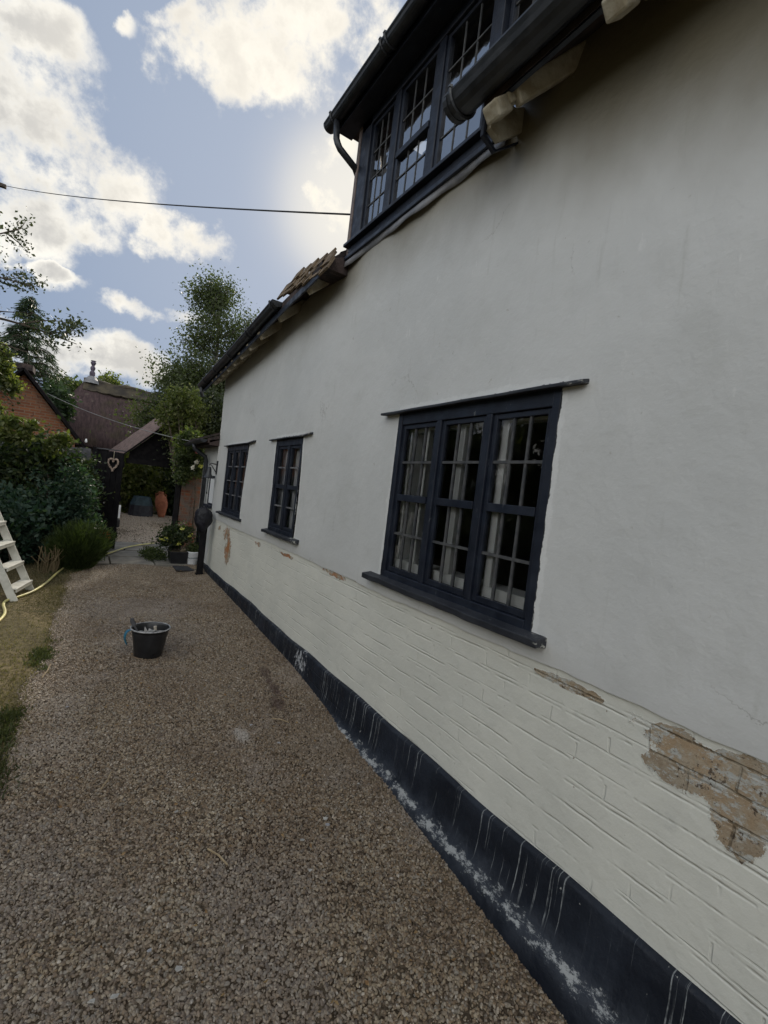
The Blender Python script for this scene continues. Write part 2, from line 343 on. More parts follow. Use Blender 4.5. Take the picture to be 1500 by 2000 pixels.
def f_redbrick(axis, dark=0):
    def f(t, b, o):
        p = t.pos(); x, y, z = t.xyz(p)
        h = x if axis == 'x' else y
        br = t.n('ShaderNodeTexBrick'); t.set(br.inputs['Vector'], t.comb(h, z, 0)); br.inputs['Scale'].default_value = 1
        br.inputs['Brick Width'].default_value = .225; br.inputs['Row Height'].default_value = .075; br.inputs['Mortar Size'].default_value = .011; br.inputs['Mortar Smooth'].default_value = .3; br.inputs['Bias'].default_value = -.1
        br.inputs['Color1'].default_value = (.30, .12, .06, 1); br.inputs['Color2'].default_value = (.17, .065, .04, 1); br.inputs['Mortar'].default_value = (.24, .18, .13, 1)
        c = t.mix(t.smooth(t.noise(p, 1.3, 5, .6), .45, .7), br.outputs[0], (.22, .13, .09))
        c = t.mix(t.smooth(t.noise(p, 14, 4, .6), .58, .7), c, (.13, .06, .045))
        if dark:
            c = t.mix(t.smooth(t.noise(p, 6, 5, .7), .35, .6), t.mix(1, c, (.55, .5, .5), 'MULTIPLY'), (.10, .085, .075))
        t.set(b.inputs['Base Color'], c); b.inputs['Roughness'].default_value = .9; b.inputs['Specular IOR Level'].default_value = .15
        bump(t, b, t.math('SUBTRACT', t.noise(p, 30, 3), br.outputs['Fac']), .6, .01)
    return f
M_oldbrick = mat('old grimy brick', f_redbrick('x', 1)); M_redbrick = mat('red brick', f_redbrick('x')); M_redbrick_y = mat('red brick side', f_redbrick('y'))

def leafmat(name, cols, trans=.45, rough=.5):
    def f(t, b, o):
        g = t.n('ShaderNodeNewGeometry')
        k = len(cols); c = t.ramp(g.outputs['Random Per Island'], [(i/max(k-1, 1), cc) for i, cc in enumerate(cols)])
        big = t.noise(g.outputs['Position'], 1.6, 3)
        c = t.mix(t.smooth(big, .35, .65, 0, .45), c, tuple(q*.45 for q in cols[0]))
        d = t.n('ShaderNodeBsdfPrincipled'); t.set(d.inputs['Base Color'], c); d.inputs['Roughness'].default_value = rough; d.inputs['Specular IOR Level'].default_value = .35
        tr = t.n('ShaderNodeBsdfTranslucent'); t.set(tr.inputs[0], t.mix(1.0, c, (1.5, 1.7, .6), 'MULTIPLY'))
        mx = t.n('ShaderNodeMixShader'); mx.inputs[0].default_value = trans; t.set(mx.inputs[1], d.outputs[0]); t.set(mx.inputs[2], tr.outputs[0]); t.set(o.inputs[0], mx.outputs[0])
    return mat(name, f)
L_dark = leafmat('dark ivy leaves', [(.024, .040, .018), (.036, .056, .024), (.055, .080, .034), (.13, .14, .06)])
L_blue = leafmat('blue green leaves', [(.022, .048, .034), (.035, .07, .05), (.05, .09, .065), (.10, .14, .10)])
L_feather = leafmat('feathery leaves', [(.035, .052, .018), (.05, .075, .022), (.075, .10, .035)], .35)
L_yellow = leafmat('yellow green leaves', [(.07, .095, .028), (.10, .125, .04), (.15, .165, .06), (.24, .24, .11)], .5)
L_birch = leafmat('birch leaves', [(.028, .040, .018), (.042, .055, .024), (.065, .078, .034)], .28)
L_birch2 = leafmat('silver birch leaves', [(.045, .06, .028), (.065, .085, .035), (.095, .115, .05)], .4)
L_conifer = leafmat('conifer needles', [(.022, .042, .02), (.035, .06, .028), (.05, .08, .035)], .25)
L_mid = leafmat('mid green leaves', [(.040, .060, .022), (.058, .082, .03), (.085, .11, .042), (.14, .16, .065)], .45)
L_dry = leafmat('dry stems', [(.16, .12, .07), (.24, .19, .11)], .2)
L_grass = leafmat('dry grass', [(.15, .12, .065), (.21, .17, .095), (.10, .10, .045), (.25, .21, .12)], .25, .8)
M_dry = simple('straw twig', (.36, .28, .17), (.24, .18, .11), .9, 30)
P_yellow = simple('yellow petals', (.50, .52, .10), (.42, .42, .08), .6); P_pink = simple('pink petals', (.62, .22, .20), (.5, .15, .14), .6)
P_orange = simple('orange petals', (.60, .12, .04), (.5, .10, .03), .6); P_cream = simple('cream petals', (.75, .72, .60), (.65, .6, .5), .6)

# ------------------------------------------------------------------ object helpers
BASE = {}
def thing(name, label, cat, loc=(0, 0, 0), group=None):
    o = bpy.data.objects.new(name, None); C.objects.link(o); o.empty_display_size = .1
    o.location = Vector(loc)*K; BASE[o.name] = np.array(loc, float)*K
    o['label'] = label; o['category'] = cat
    if group: o['group'] = group
    return o
def tag(o, label=None, cat=None, group=None, kind=None):
    if label: o['label'] = label
    if cat: o['category'] = cat
    if group: o['group'] = group
    if kind: o['kind'] = kind
    return o
def link(name, me, m, parent=None, base=None, smooth=False):
    if base is None: base = BASE[parent.name] if parent is not None else np.zeros(3)
    o = bpy.data.objects.new(name, me); C.objects.link(o)
    if m: me.materials.append(m)
    if parent is not None: o.parent = parent
    else: o.location = Vector(base)
    BASE[o.name] = base
    if smooth: me.polygons.foreach_set('use_smooth', [True]*len(me.polygons))
    me.update(); return o
class MB:
    def __init__(s): s.v = []; s.f = []
    def add(s, vs, fs):
        k = len(s.v); s.v += [tuple(q) for q in vs]; s.f += [tuple(i+k for i in f) for f in fs]; return s
    def box(s, a, b, rz=0, piv=None):
        x0, y0, z0 = a; x1, y1, z1 = b
        vs = [(x0, y0, z0), (x1, y0, z0), (x1, y1, z0), (x0, y1, z0), (x0, y0, z1), (x1, y0, z1), (x1, y1, z1), (x0, y1, z1)]
        if rz:
            px, py = piv or ((x0+x1)/2, (y0+y1)/2); cs, sn = math.cos(rz), math.sin(rz)
            vs = [(px+(x-px)*cs-(y-py)*sn, py+(x-px)*sn+(y-py)*cs, z) for x, y, z in vs]
        return s.add(vs, [(0, 3, 2, 1), (4, 5, 6, 7), (0, 1, 5, 4), (1, 2, 6, 5), (2, 3, 7, 6), (3, 0, 4, 7)])
    def beam(s, p, q, w, h, up=(0, 0, 1)):       # rectangular bar p->q
        p, q = np.array(p, float), np.array(q, float); d = _n(q-p); a = _n(np.cross(d, up)); b = np.cross(a, d)
        vs = []
        for c in (p, q):
            for i, j in ((-1, -1), (1, -1), (1, 1), (-1, 1)): vs.append(c+a*i*w/2+b*j*h/2)
        return s.add(vs, [(0, 3, 2, 1), (4, 5, 6, 7), (0, 1, 5, 4), (1, 2, 6, 5), (2, 3, 7, 6), (3, 0, 4, 7)])
    def tube(s, pts, r, n=8, cap=True):
        pts = [np.array(p, float) for p in pts]; r = r if hasattr(r, '__len__') else [r]*len(pts)
        k = len(s.v); prev = None
        for i, p in enumerate(pts):
            d = _n(pts[min(i+1, len(pts)-1)]-pts[max(i-1, 0)]+1e-9)
            a = np.cross(d, (0, 0, 1)) if prev is None else prev-d*np.dot(prev, d)
            if np.linalg.norm(a) < 1e-4: a = np.cross(d, (1, 0, 0))
            a = _n(a); prev = a; b = np.cross(d, a)
            for j in range(n):
                t = 2*math.pi*j/n; s.v.append(tuple(p+(a*math.cos(t)+b*math.sin(t))*r[i]))
        for i in range(len(pts)-1):
            for j in range(n):
                j2 = (j+1) % n; s.f.append((k+i*n+j, k+i*n+j2, k+(i+1)*n+j2, k+(i+1)*n+j))
        if cap:
            s.f.append(tuple(k+j for j in range(n))[::-1]); s.f.append(tuple(k+(len(pts)-1)*n+j for j in range(n)))
        return s
    def lathe(s, prof, c=(0, 0, 0), n=24, sx=1, sy=1, lean=(0, 0)):      # prof: (r, z)
        k = len(s.v)
        for r, z in prof:
            for j in range(n):
                t = 2*math.pi*j/n; s.v.append((c[0]+r*math.cos(t)*sx+lean[0]*z, c[1]+r*math.sin(t)*sy+lean[1]*z, c[2]+z))
        for i in range(len(prof)-1):
            for j in range(n):
                j2 = (j+1) % n; s.f.append((k+i*n+j, k+i*n+j2, k+(i+1)*n+j2, k+(i+1)*n+j))
        return s
    def prism(s, poly, a, b, axis):          # polygon in the two other axes, swept a..b on axis (0=x,1=y,2=z)
        n = len(poly); vs = []
        for c in (a, b):
            for u, v in poly: vs.append([(c, u, v), (u, c, v), (u, v, c)][axis])
        return s.add(vs, [tuple(range(n))[::-1], tuple(range(n, 2*n))]+[(i, (i+1) % n, n+(i+1) % n, n+i) for i in range(n)])
    def build(s, name, m, parent=None, base=None, smooth=False, bevel=0, label=None):
        if base is not None: base = np.array(base, float)*K
        elif parent is not None: base = BASE[parent.name]
        else: base = np.zeros(3)
        vs = np.array(s.v, float)*K-base
        me = bpy.data.meshes.new(name); me.from_pydata([tuple(v) for v in vs], [], s.f)
        o = link(name, me, m, parent, base, smooth)
        if bevel:
            md = o.modifiers.new('bevel', 'BEVEL'); md.width = bevel*K; md.segments = 2; md.limit_method = 'ANGLE'
        if label: o['label'] = label
        return o
def leaves(name, pts, size, m, parent=None, base=None, seed=0, asp=.55, dirs=None, jitter=.35, flat=0.0):
    """one small folded leaf per point"""
    g = np.random.default_rng(seed); pts = np.asarray(pts, float)*K; N = len(pts)
    d = g.normal(size=(N, 3)) if dirs is None else np.asarray(dirs, float)+g.normal(size=(N, 3))*jitter
    d /= np.linalg.norm(d, axis=1)[:, None]
    q = g.normal(size=(N, 3)); q[:, 2] *= (1-flat); a = np.cross(d, q); a /= np.linalg.norm(a, axis=1)[:, None]+1e-9
    nn = np.cross(d, a)
    L = (size*K*g.uniform(.65, 1.35, N))[:, None]; W = L*asp*.5
    v = np.empty((N, 4, 3)); v[:, 0] = pts; v[:, 1] = pts+d*L*.45+a*W+nn*W*.35; v[:, 2] = pts+d*L; v[:, 3] = pts+d*L*.45-a*W+nn*W*.35
    if base is not None: base = np.array(base, float)*K
    elif parent is not None: base = BASE[parent.name]
    else: base = np.zeros(3)
    v = (v.reshape(-1, 3)-base).astype(np.float32)
    idx = np.arange(N)[:, None]*4
    f = np.concatenate([idx+0, idx+1, idx+2, idx+0, idx+2, idx+3], axis=1).reshape(-1).astype(np.int32)
    me = bpy.data.meshes.new(name); me.vertices.add(N*4); me.vertices.foreach_set('co', v.reshape(-1))
    me.loops.add(N*6); me.loops.foreach_set('vertex_index', f)
    me.polygons.add(N*2); me.polygons.foreach_set('loop_start', np.arange(N*2, dtype=np.int32)*3); me.polygons.foreach_set('loop_total', np.full(N*2, 3, np.int32))
    me.update(calc_edges=True)
    return link(name, me, m, parent, base)
def clumps(c, r, n, k, cr, seed, shell=.55, zmin=None):
    """points in k clumps spread over an ellipsoid"""
    g = np.random.default_rng(seed); c = np.array(c, float); r = np.array(r, float)
    q = g.normal(size=(k, 3)); q /= np.linalg.norm(q, axis=1)[:, None]; q *= (g.uniform(shell, 1.0, k)**1.0)[:, None]
    cc = c+q*r; w_ = g.uniform(.4, 1.6, k); i = g.choice(k, n, p=w_/w_.sum())
    p = cc[i]+g.normal(size=(n, 3))*cr*g.uniform(.5, 1.2, k)[i][:, None]
    if zmin is not None: p[:, 2] = np.where(p[:, 2] < zmin, zmin+np.abs(p[:, 2]-zmin)*.3, p[:, 2])
    return p

def gz(x, y):                            # ground height
    return float(np.interp(y, [-6, .7, 1.2, 1.7, 3.25, 6.5, 8], [-.05, .10, .145, .175, .26, .34, .36]))
def gzv(y): return np.interp(y, [-6, .7, 1.2, 1.7, 3.25, 6.5, 8], [-.05, .10, .145, .175, .26, .34, .36])

# ------------------------------------------------------------------ ground
def sheet(name, xs, ys, m, dz=0.0, zf=None, inside=None, base=(0, 0, 0)):
    mb = MB(); nx = len(xs)
    for y in ys:
        for x in xs: mb.v.append((x, y, (zf or gz)(x, y)+dz))
    for j in range(len(ys)-1):
        for i in range(nx-1):
            if inside and not inside((xs[i]+xs[i+1])/2, (ys[j]+ys[j+1])/2): continue
            mb.f.append((j*nx+i, j*nx+i+1, (j+1)*nx+i+1, (j+1)*nx+i))
    return mb.build(name, m, smooth=True)
M_earth = simple('garden earth', (.085, .07, .045), (.05, .045, .03), .95, 1.5, .1, .6, .03, 20)
g0 = sheet('ground', [-400, -60, -20, -8, -4, -1, 1.43, 4, 8, 20, 60, 400], [-60, -20, -6, -2, 0, .7, 1.2, 1.7, 3.25, 5, 6.5, 8, 12, 20, 60, 500], M_earth, -.03)
g0['kind'] = 'structure'
def edge_x(y):                           # boundary between gravel and lawn
    return float(np.interp(y, [-3, .5, 2.4, 3.8, 5.2, 6.6, 7], [-.40, -.30, -.22, -.15, -.10, -.02, .1])+.02*math.sin(y*5.1)+.012*math.sin(y*13))
def f_lawn(t, b, o):
    p = t.pos(); x, y, z = t.xyz(p)
    c = t.mix(t.smooth(t.noise(p, 1.2, 5, .6), .38, .62), (.22, .175, .10), (.13, .11, .06))
    c = t.mix(t.smooth(t.noise(t.vm('ADD', p, (4, 4, 0)), 2.3, 4, .6), .58, .70), c, (.055, .062, .028))
    c = t.mix(t.smooth(t.noise(p, 22, 5, .7), .4, .7), c, (.06, .05, .03))
    t.set(b.inputs['Base Color'], c); b.inputs['Roughness'].default_value = .95; b.inputs['Specular IOR Level'].default_value = .1
    bump(t, b, t.noise(p, 45, 5, .7), .8, .02)
M_lawn = mat('dry lawn', f_lawn)
lawn = MB()
ys = list(np.arange(-3, 7.01, .14))
for y in ys:
    for k in range(9):
        x = edge_x(y)+.02+(-7-edge_x(y))*(k/8)**2.2
        lawn.v.append((x, y, gz(x, y)+.004+(.006 if k else -.008)+.006*math.sin(x*3+y*2)*(1 if k else 0)))
for j in range(len(ys)-1):
    for k in range(8): a = j*9+k; lawn.f.append((a+1, a, a+9, a+10))
lo = lawn.build('lawn', M_lawn, smooth=True); lo['kind'] = 'structure'
# grass blades
g = np.random.default_rng(5)
def lawn_pts(n, y0, y1, w0):
    y = g.uniform(y0, y1, n); e = np.array([edge_x(t) for t in np.linspace(y0, y1, 400)]); ex = np.interp(y, np.linspace(y0, y1, 400), e)
    x = ex-g.uniform(0, 1, n)**1.2*w0+.03*g.normal(size=n)
    return np.stack([x, y, gzv(y)+.004], 1)
gp = np.concatenate([lawn_pts(42000, 1.5, 6.8, 1.0), lawn_pts(20000, 1.5, 6.8, 3.5)])
gr = leaves('lawn_grass', gp, .022, L_grass, seed=3, asp=.22, dirs=np.tile([0, 0, .8], (len(gp), 1)), jitter=.75); tag(gr, 'dry tufty grass of the lawn left of the gravel', 'grass', kind='stuff')
gp2 = np.concatenate([clumps((ex_, y_, gz(0, y_)+.01), (.07, .28, .005), 1300, 24, .03, 60+i, .0) for i, (ex_, y_) in enumerate([(-.17, 3.75), (-.26, 2.5), (-.24, 2.9), (-.05, 6.5), (-.2, 6.3)])])
gp2[:, 2] = gzv(gp2[:, 1])+.004
gr2 = leaves('green_grass_patch', gp2, .03, leafmat('green grass', [(.045, .055, .022), (.065, .08, .03), (.09, .095, .04)], .3), seed=4, asp=.2, dirs=np.tile([0, 0, .8], (len(gp2), 1)), jitter=.6); tag(gr2, 'darker green grass along the gravel edge of the lawn', 'grass', kind='stuff')

def f_gravelbed(t, b, o):
    p = t.pos()
    vo = t.n('ShaderNodeTexVoronoi'); t.set(vo.inputs['Vector'], p); vo.inputs['Scale'].default_value = 60
    c = t.ramp(t.xyz(vo.outputs['Color'])[0], [(0, (.045, .033, .022)), (.5, (.085, .065, .045)), (1, (.13, .105, .075))])
    c = t.mix(t.smooth(t.noise(p, 1.5, 4), .45, .7), c, (.055, .04, .028))
    c = t.mix(t.smooth(t.math('ADD', t.xyz(p)[0], t.math('MULTIPLY', t.noise(p, 9, 5, .7), .1)), 1.27*K, 1.37*K), c, (.13, .10, .066))
    t.set(b.inputs['Base Color'], c); b.inputs['Roughness'].default_value = .95; b.inputs['Specular IOR Level'].default_value = .1
    bump(t, b, t.math('SUBTRACT', 1, vo.outputs['Distance']), .8, .01)
M_gbed = mat('gravel bed', f_gravelbed)
und = lambda x, y: -.012*math.exp(-((x-.15)/.16)**2)-.012*math.exp(-((x-1.0)/.16)**2)+.010*math.sin(x*4.1+1)*math.sin(y*2.3)+.007*math.sin(x*9+y*5)
path = MB(); ysp = list(np.arange(-2.5, 6.81, .1)); NX = 22
def wallx(y): return 1.43-float(np.interp(y, [0, 2.5, 3.6], [.085, .06, .02]))
for y in ysp:
    for k in range(NX+1):
        t_ = k/NX; x = edge_x(y)-.06+(1.42-edge_x(y)+.06)*t_
        path.v.append((x, y, gz(x, y)+.008+und(x, y)*min(1, 4*t_*(1-t_)*2)-(.016 if k == 0 else 0)+(.012 if k >= NX-2 else 0)))
for j in range(len(ysp)-1):
    for k in range(NX): a = j*(NX+1)+k; path.f.append((a, a+1, a+NX+2, a+NX+1))
po = path.build('gravel_path', M_gbed, smooth=True); po['kind'] = 'structure'
# gravel yard behind the gate
yard = sheet('gravel_yard', list(np.linspace(-4, 6, 30)), list(np.linspace(8.75, 15.2, 24)), M_gbed, .012, zf=lambda x, y: gz(x, y)+.01*math.sin(x*3)*math.sin(y*2)); yard['kind'] = 'structure'

def f_pebble(t, b, o):
    r = t.n('ShaderNodeObjectInfo').outputs['Random']; p = t.pos()
    c = t.ramp(r, [(0, (.065, .048, .034)), (.16, (.16, .115, .072)), (.34, (.26, .195, .12)), (.52, (.12, .09, .06)), (.68, (.37, .31, .215)), (.80, (.20, .185, .155)), (.93, (.34, .29, .22)), (.99, (.42, .38, .31)), (1, (.5, .47, .42))])
    x, y, z = t.xyz(p)
    big = t.smooth(t.noise(p, 1.1, 6, .65), .40, .60)
    dusty = t.smooth(t.noise(t.vm('ADD', p, (5, 9, 0)), .7, 6, .62), .50, .62)
    pale = t.smooth(t.noise(t.vm('ADD', p, (2, 1, 0)), 1.1, 4, .6), .55, .68)
    c = t.mix(t.math('MULTIPLY', big, .45), c, t.mix(1, c, (.60, .52, .48), 'MULTIPLY'))
    c = t.mix(t.math('MULTIPLY', dusty, .30), c, (.25, .235, .225))
    c = t.mix(t.math('MULTIPLY', pale, .30), c, (.40, .36, .32))
    # dark red-brown spill near the wall
    s = None
    for a, bb, ry, rx in [(3.13, 1.18, .10, .045), (2.92, 1.17, .17, .03), (2.72, 1.13, .10, .05)]:
        u = t.math('DIVIDE', t.math('SUBTRACT', y, a*K), ry*K); v = t.math('DIVIDE', t.math('SUBTRACT', x, bb*K), rx*K)
        q = t.math('SUBTRACT', 1, t.math('ADD', t.math('MULTIPLY', u, u), t.math('MULTIPLY', v, v))); s = q if s is None else t.math('MAXIMUM', s, q)
    c = t.mix(t.math('MULTIPLY', t.smooth(t.math('ADD', s, t.math('MULTIPLY', t.math('SUBTRACT', t.noise(p, 16, 5, .7), .5), 3.2)), -.2, .9), .75), c, (.045, .018, .012))
    # white paint dust
    s = None
    for a, bb, ry, rx in [(1.02, .62, .03, .05), (.95, .70, .05, .02), (2.42, .82, .10, .05), (1.1, .32, .05, .03)]:
        u = t.math('DIVIDE', t.math('SUBTRACT', y, a*K), ry*K); v = t.math('DIVIDE', t.math('SUBTRACT', x, bb*K), rx*K)
        q = t.math('SUBTRACT', 1, t.math('ADD', t.math('MULTIPLY', u, u), t.math('MULTIPLY', v, v))); s = q if s is None else t.math('MAXIMUM', s, q)
    c = t.mix(t.math('MULTIPLY', t.smooth(t.math('ADD', s, t.math('MULTIPLY', t.math('SUBTRACT', t.noise(p, 16, 4), .5), 2)), .1, .9), .42), c, (.5, .5, .48))
    c = t.mix(t.smooth(y, 10.9, 11.6, 0, .6), c, (.52, .47, .40))  # yard pebbles coloured paler, standing in for the brighter light there
    c = t.mix(1, c, (.95, .91, .88), 'MULTIPLY')
    sand = t.smooth(t.noise(t.vm('ADD', p, (7, 2, 0)), .55, 5, .6), .5, .66)
    c = t.mix(t.math('MULTIPLY', sand, .22), c, (.27, .22, .155))
    t.set(b.inputs['Base Color'], t.mix(t.smooth(t.noise(p, 90, 2), .3, .7, 0, .25), c, (.10, .08, .065)))
    b.inputs['Roughness'].default_value = .5; b.inputs['Specular IOR Level'].default_value = .5
M_pebble = mat('pebbles', f_pebble)
def scatter(name, src, density, size, seed, label):
    """pebbles instanced over a patch of the gravel bed"""
    ng = bpy.data.node_groups.new('pebble scatter', 'GeometryNodeTree')
    ng.interface.new_socket('Geometry', in_out='INPUT', socket_type='NodeSocketGeometry'); ng.interface.new_socket('Geometry', in_out='OUTPUT', socket_type='NodeSocketGeometry')
    N = lambda t, **k: (lambda n: ([setattr(n, a, b) for a, b in k.items()], n)[1])(ng.nodes.new(t)); Lk = ng.links.new
    gi, go = N('NodeGroupInput'), N('NodeGroupOutput')
    dp = N('GeometryNodeDistributePointsOnFaces'); dp.inputs['Density'].default_value = density; dp.inputs['Seed'].default_value = seed
    Lk(gi.outputs[0], dp.inputs['Mesh'])
    geo = N('GeometryNodeGeometryToInstance')
    for k in range(4):
        ic = N('GeometryNodeMeshIcoSphere'); ic.inputs['Radius'].default_value = 1.0; ic.inputs['Subdivisions'].default_value = 2
        sp = N('GeometryNodeSetPosition'); nz = N('ShaderNodeTexNoise'); nz.inputs['Scale'].default_value = .9
        ps = N('GeometryNodeInputPosition'); ad = N('ShaderNodeVectorMath', operation='ADD'); ad.inputs[1].default_value = (k*7.3, k*3.1, 0)
        Lk(ps.outputs[0], ad.inputs[0]); Lk(ad.outputs[0], nz.inputs['Vector'])
        sb = N('ShaderNodeVectorMath', operation='SUBTRACT'); sb.inputs[1].default_value = (.5, .5, .5); Lk(nz.outputs['Color'], sb.inputs[0])
        scl = N('ShaderNodeVectorMath', operation='SCALE'); scl.inputs['Scale'].default_value = .95; Lk(sb.outputs[0], scl.inputs[0])
        Lk(ic.outputs['Mesh'], sp.inputs['Geometry']); Lk(scl.outputs[0], sp.inputs['Offset'])
        tr = N('GeometryNodeTransform'); tr.inputs['Scale'].default_value = [(1.15, .85, .6), (1.45, .85, .5), (.8, .75, .55), (1.1, .6, .6)][k]
        Lk(sp.outputs[0], tr.inputs['Geometry']); Lk(tr.outputs[0], geo.inputs[0])
    rv = N('FunctionNodeRandomValue', data_type='FLOAT_VECTOR'); rv.inputs[0].default_value = (-1.0, -1.0, 0); rv.inputs[1].default_value = (1.0, 1.0, 6.28); rv.inputs['Seed'].default_value = seed
    rs = N('FunctionNodeRandomValue', data_type='FLOAT'); rs.inputs[2].default_value = size*.42; rs.inputs[3].default_value = size*1.5; rs.inputs['Seed'].default_value = seed+1
    ip = N('GeometryNodeInstanceOnPoints'); ip.inputs['Pick Instance'].default_value = True
    Lk(dp.outputs['Points'], ip.inputs['Points']); Lk(geo.outputs[0], ip.inputs['Instance']); Lk(rv.outputs[0], ip.inputs['Rotation']); Lk(rs.outputs[1], ip.inputs['Scale'])
    sm = N('GeometryNodeSetMaterial'); sm.inputs['Material'].default_value = M_pebble; Lk(ip.outputs[0], sm.inputs['Geometry']); Lk(sm.outputs[0], go.inputs[0])
    me = bpy.data.meshes.new(name); V, Fc = src; me.from_pydata([tuple(np.array(v)*K) for v in V], [], Fc)
    o = link(name, me, M_pebble); md = o.modifiers.new('scatter', 'NODES'); md.node_group = ng
    tag(o, label, 'gravel', kind='stuff'); return o
def sub(mb, keep):
    fs = [f for f in mb.f if keep(*np.mean([mb.v[i] for i in f], axis=0)[:2])]
    ids = sorted({i for f in fs for i in f}); mp = {a: b for b, a in enumerate(ids)}
    return [(mb.v[i][0], mb.v[i][1], mb.v[i][2]+.001) for i in ids], [tuple(mp[i] for i in f) for f in fs]
scatter('gravel_stones', sub(path, lambda x, y: -.9 < y < 3.4), 14500, .0070, 1, 'loose brown pea gravel of the path in the foreground')
scatter('gravel_stones', sub(path, lambda x, y: 3.4 <= y < 6.9), 9500, .0080, 2, 'loose pale brown gravel of the path before the paving')
ym = MB(); xs_, ys_ = list(np.linspace(-.2, 2.6, 12)), list(np.linspace(8.78, 14.6, 20))
for y in ys_:
    for x in xs_: ym.v.append((x, y, gz(x, y)+.012))
for j in range(19):
    for i in range(11): ym.f.append((j*12+i, j*12+i+1, j*12+i+13, j*12+i+12))
scatter('gravel_stones', (ym.v, ym.f), 900, .017, 3, 'gravel of the yard seen through the open gate, its brighter light painted in')

# paving
pv = MB(); g = np.random.default_rng(2)
rows = [6.78, 7.32, 7.85, 8.12, 8.72]
for j in range(len(rows)-1):
    cuts = [-.15+.1*g.random(), .30+.1*g.random(), .80+.06*g.random(), 1.40] if j != 2 else [-.15, .55, 1.40]
    for i in range(len(cuts)-1):
        a, b_ = cuts[i]+.008, cuts[i+1]-.008; z = gz(0, rows[j])+.02+.006*g.random()
        pv.box((a, rows[j]+.008, z-.05), (b_, rows[j+1]-.008, z))
pvo = pv.build('paving', M_stone, bevel=.004); pvo['kind'] = 'structure'

# ------------------------------------------------------------------ cottage
COT = thing('cottage', 'whitewashed old cottage with black timber windows and black plinth beside the gravel path', 'cottage', (1.43, 3.0, .25))
OPEN = [(1.10, 2.15, 1.175, 2.10), (3.50, 4.11, 1.20, 2.035), (5.02, 5.90, 1.205, 2.035)]
rng = np.random.default_rng(1)
_ph = rng.uniform(0, 6.28, (14,)); _fr = rng.uniform(.6, 5.5, (14, 2)); _am = .010/(1+np.arange(14)*.35)
def wob(y, z):
    return float(sum(a*math.sin(f[0]*y+f[1]*z+p) for a, f, p in zip(_am, _fr, _ph))*.45)
def wtop(y):
    return float(np.interp(y, [-4, 1.50, 1.54, 3.02, 3.06, 4.3, 6.42], [3.42, 3.42, 3.25, 3.24, 3.24, 3.17, 3.00]))
def wallgrid(name, zs, ys, m, xf, ztop=None):
    mb = MB(); nz = len(zs)
    for y in ys:
        for z in zs:
            zz = z if ztop is None or z < zs[-1] else z
            mb.v.append((xf(y, z), y, z if ztop is None else min(z, ztop(y))))
    for i in range(len(ys)-1):
        for j in range(nz-1):
            yc, zc = (ys[i]+ys[i+1])/2, (zs[j]+zs[j+1])/2
            if any(a < yc < b and c < zc < d for a, b, c, d in OPEN): continue
            if ztop and zs[j] > ztop(yc): continue
            a = i*nz+j; mb.f.append((a, a+nz, a+nz+1, a+1))
    return mb
def uniq(a, t=.004):
    a = sorted(a); o = [a[0]]
    for q in a[1:]:
        if q-o[-1] > t: o.append(q)
    return o
yy = uniq(list(np.arange(-3.5, 6.401, .055))+[q for o_ in OPEN for q in o_[:2]]+[6.42])
BND = 1.09
zz_ = uniq([BND]+list(np.arange(BND+.05, 3.45, .06))+[q for o_ in OPEN for q in o_[2:]])
def zbnd(y): return BND-.012+.003*math.sin(y*2.3)+.003*math.sin(y*7.7+1)+.002*math.sin(y*21)+.002*math.sin(y*47)
pl = wallgrid('plaster_wall', zz_, yy, M_plaster, lambda y, z: 1.43+wob(y, z)-.010+(.004 if z <= BND+.001 else 0), wtop)
for i, v in enumerate(pl.v):
    if abs(v[2]-BND) < 1e-4: pl.v[i] = (v[0], v[1], zbnd(v[1]))
# plaster lower lip and window reveals
nz = len(zz_); lip = len(pl.v)
for i, y in enumerate(yy): pl.v += [pl.v[i*nz], (1.452, y, zbnd(y))]
for i in range(len(yy)-1): pl.f.append((lip+2*i, lip+2*i+1, lip+2*i+3, lip+2*i+2))
for a, b_, c_, d_ in OPEN:
    n0 = 1.415
    pl.add([(n0, a, c_), (1.60, a, c_), (1.60, a, d_), (n0, a, d_)], [(0, 1, 2, 3)]); pl.add([(n0, b_, c_), (1.60, b_, c_), (1.60, b_, d_), (n0, b_, d_)], [(3, 2, 1, 0)])
    pl.add([(n0, a, c_), (1.60, a, c_), (1.60, b_, c_), (n0, b_, c_)], [(3, 2, 1, 0)]); pl.add([(n0, a, d_), (1.60, a, d_), (1.60, b_, d_), (n0, b_, d_)], [(0, 1, 2, 3)])
# far end wall return
pl.add([(1.42, 6.42, BND-.02), (4.9, 6.42, BND-.02), (4.9, 6.42, 3.0), (1.42, 6.42, 3.0)], [(0, 1, 2, 3)])
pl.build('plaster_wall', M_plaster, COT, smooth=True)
# painted brick lower wall with real joints
zb = []
k = 0
while .40+k*COURSE < 1.10:
    c0 = .433+k*COURSE
    zb += [c0]; k += 1
zb = uniq([.38]+[z for z in zb if z < 1.10]+[1.105], .001)
_jm = rng.uniform(0, 6.28, 8)
def xb(y, z):
    k = (z-.433)/COURSE; q = round(k); fr_ = (k-q)*COURSE
    amt = max(0, min(1, .35+.65*math.sin(y*2.1+q*2.3)+.5*math.sin(y*5.3+q*4.1)+.3*math.sin(y*11+q)))
    dz = 0
    return 1.433+wob(y, z)*.7+dz
yb = uniq(list(np.arange(-3.5, 6.401, .05))+[6.42])
_o, OPEN2 = OPEN, OPEN; OPEN = []
bw = wallgrid('brick_base', zb, yb, M_brick, xb)
OPEN = _o
for i, v in enumerate(bw.v):
    q = math.sin(v[1]*1.7)*.003+math.sin(v[1]*4.4)*.002
    bw.v[i] = (v[0], v[1], v[2]+q)
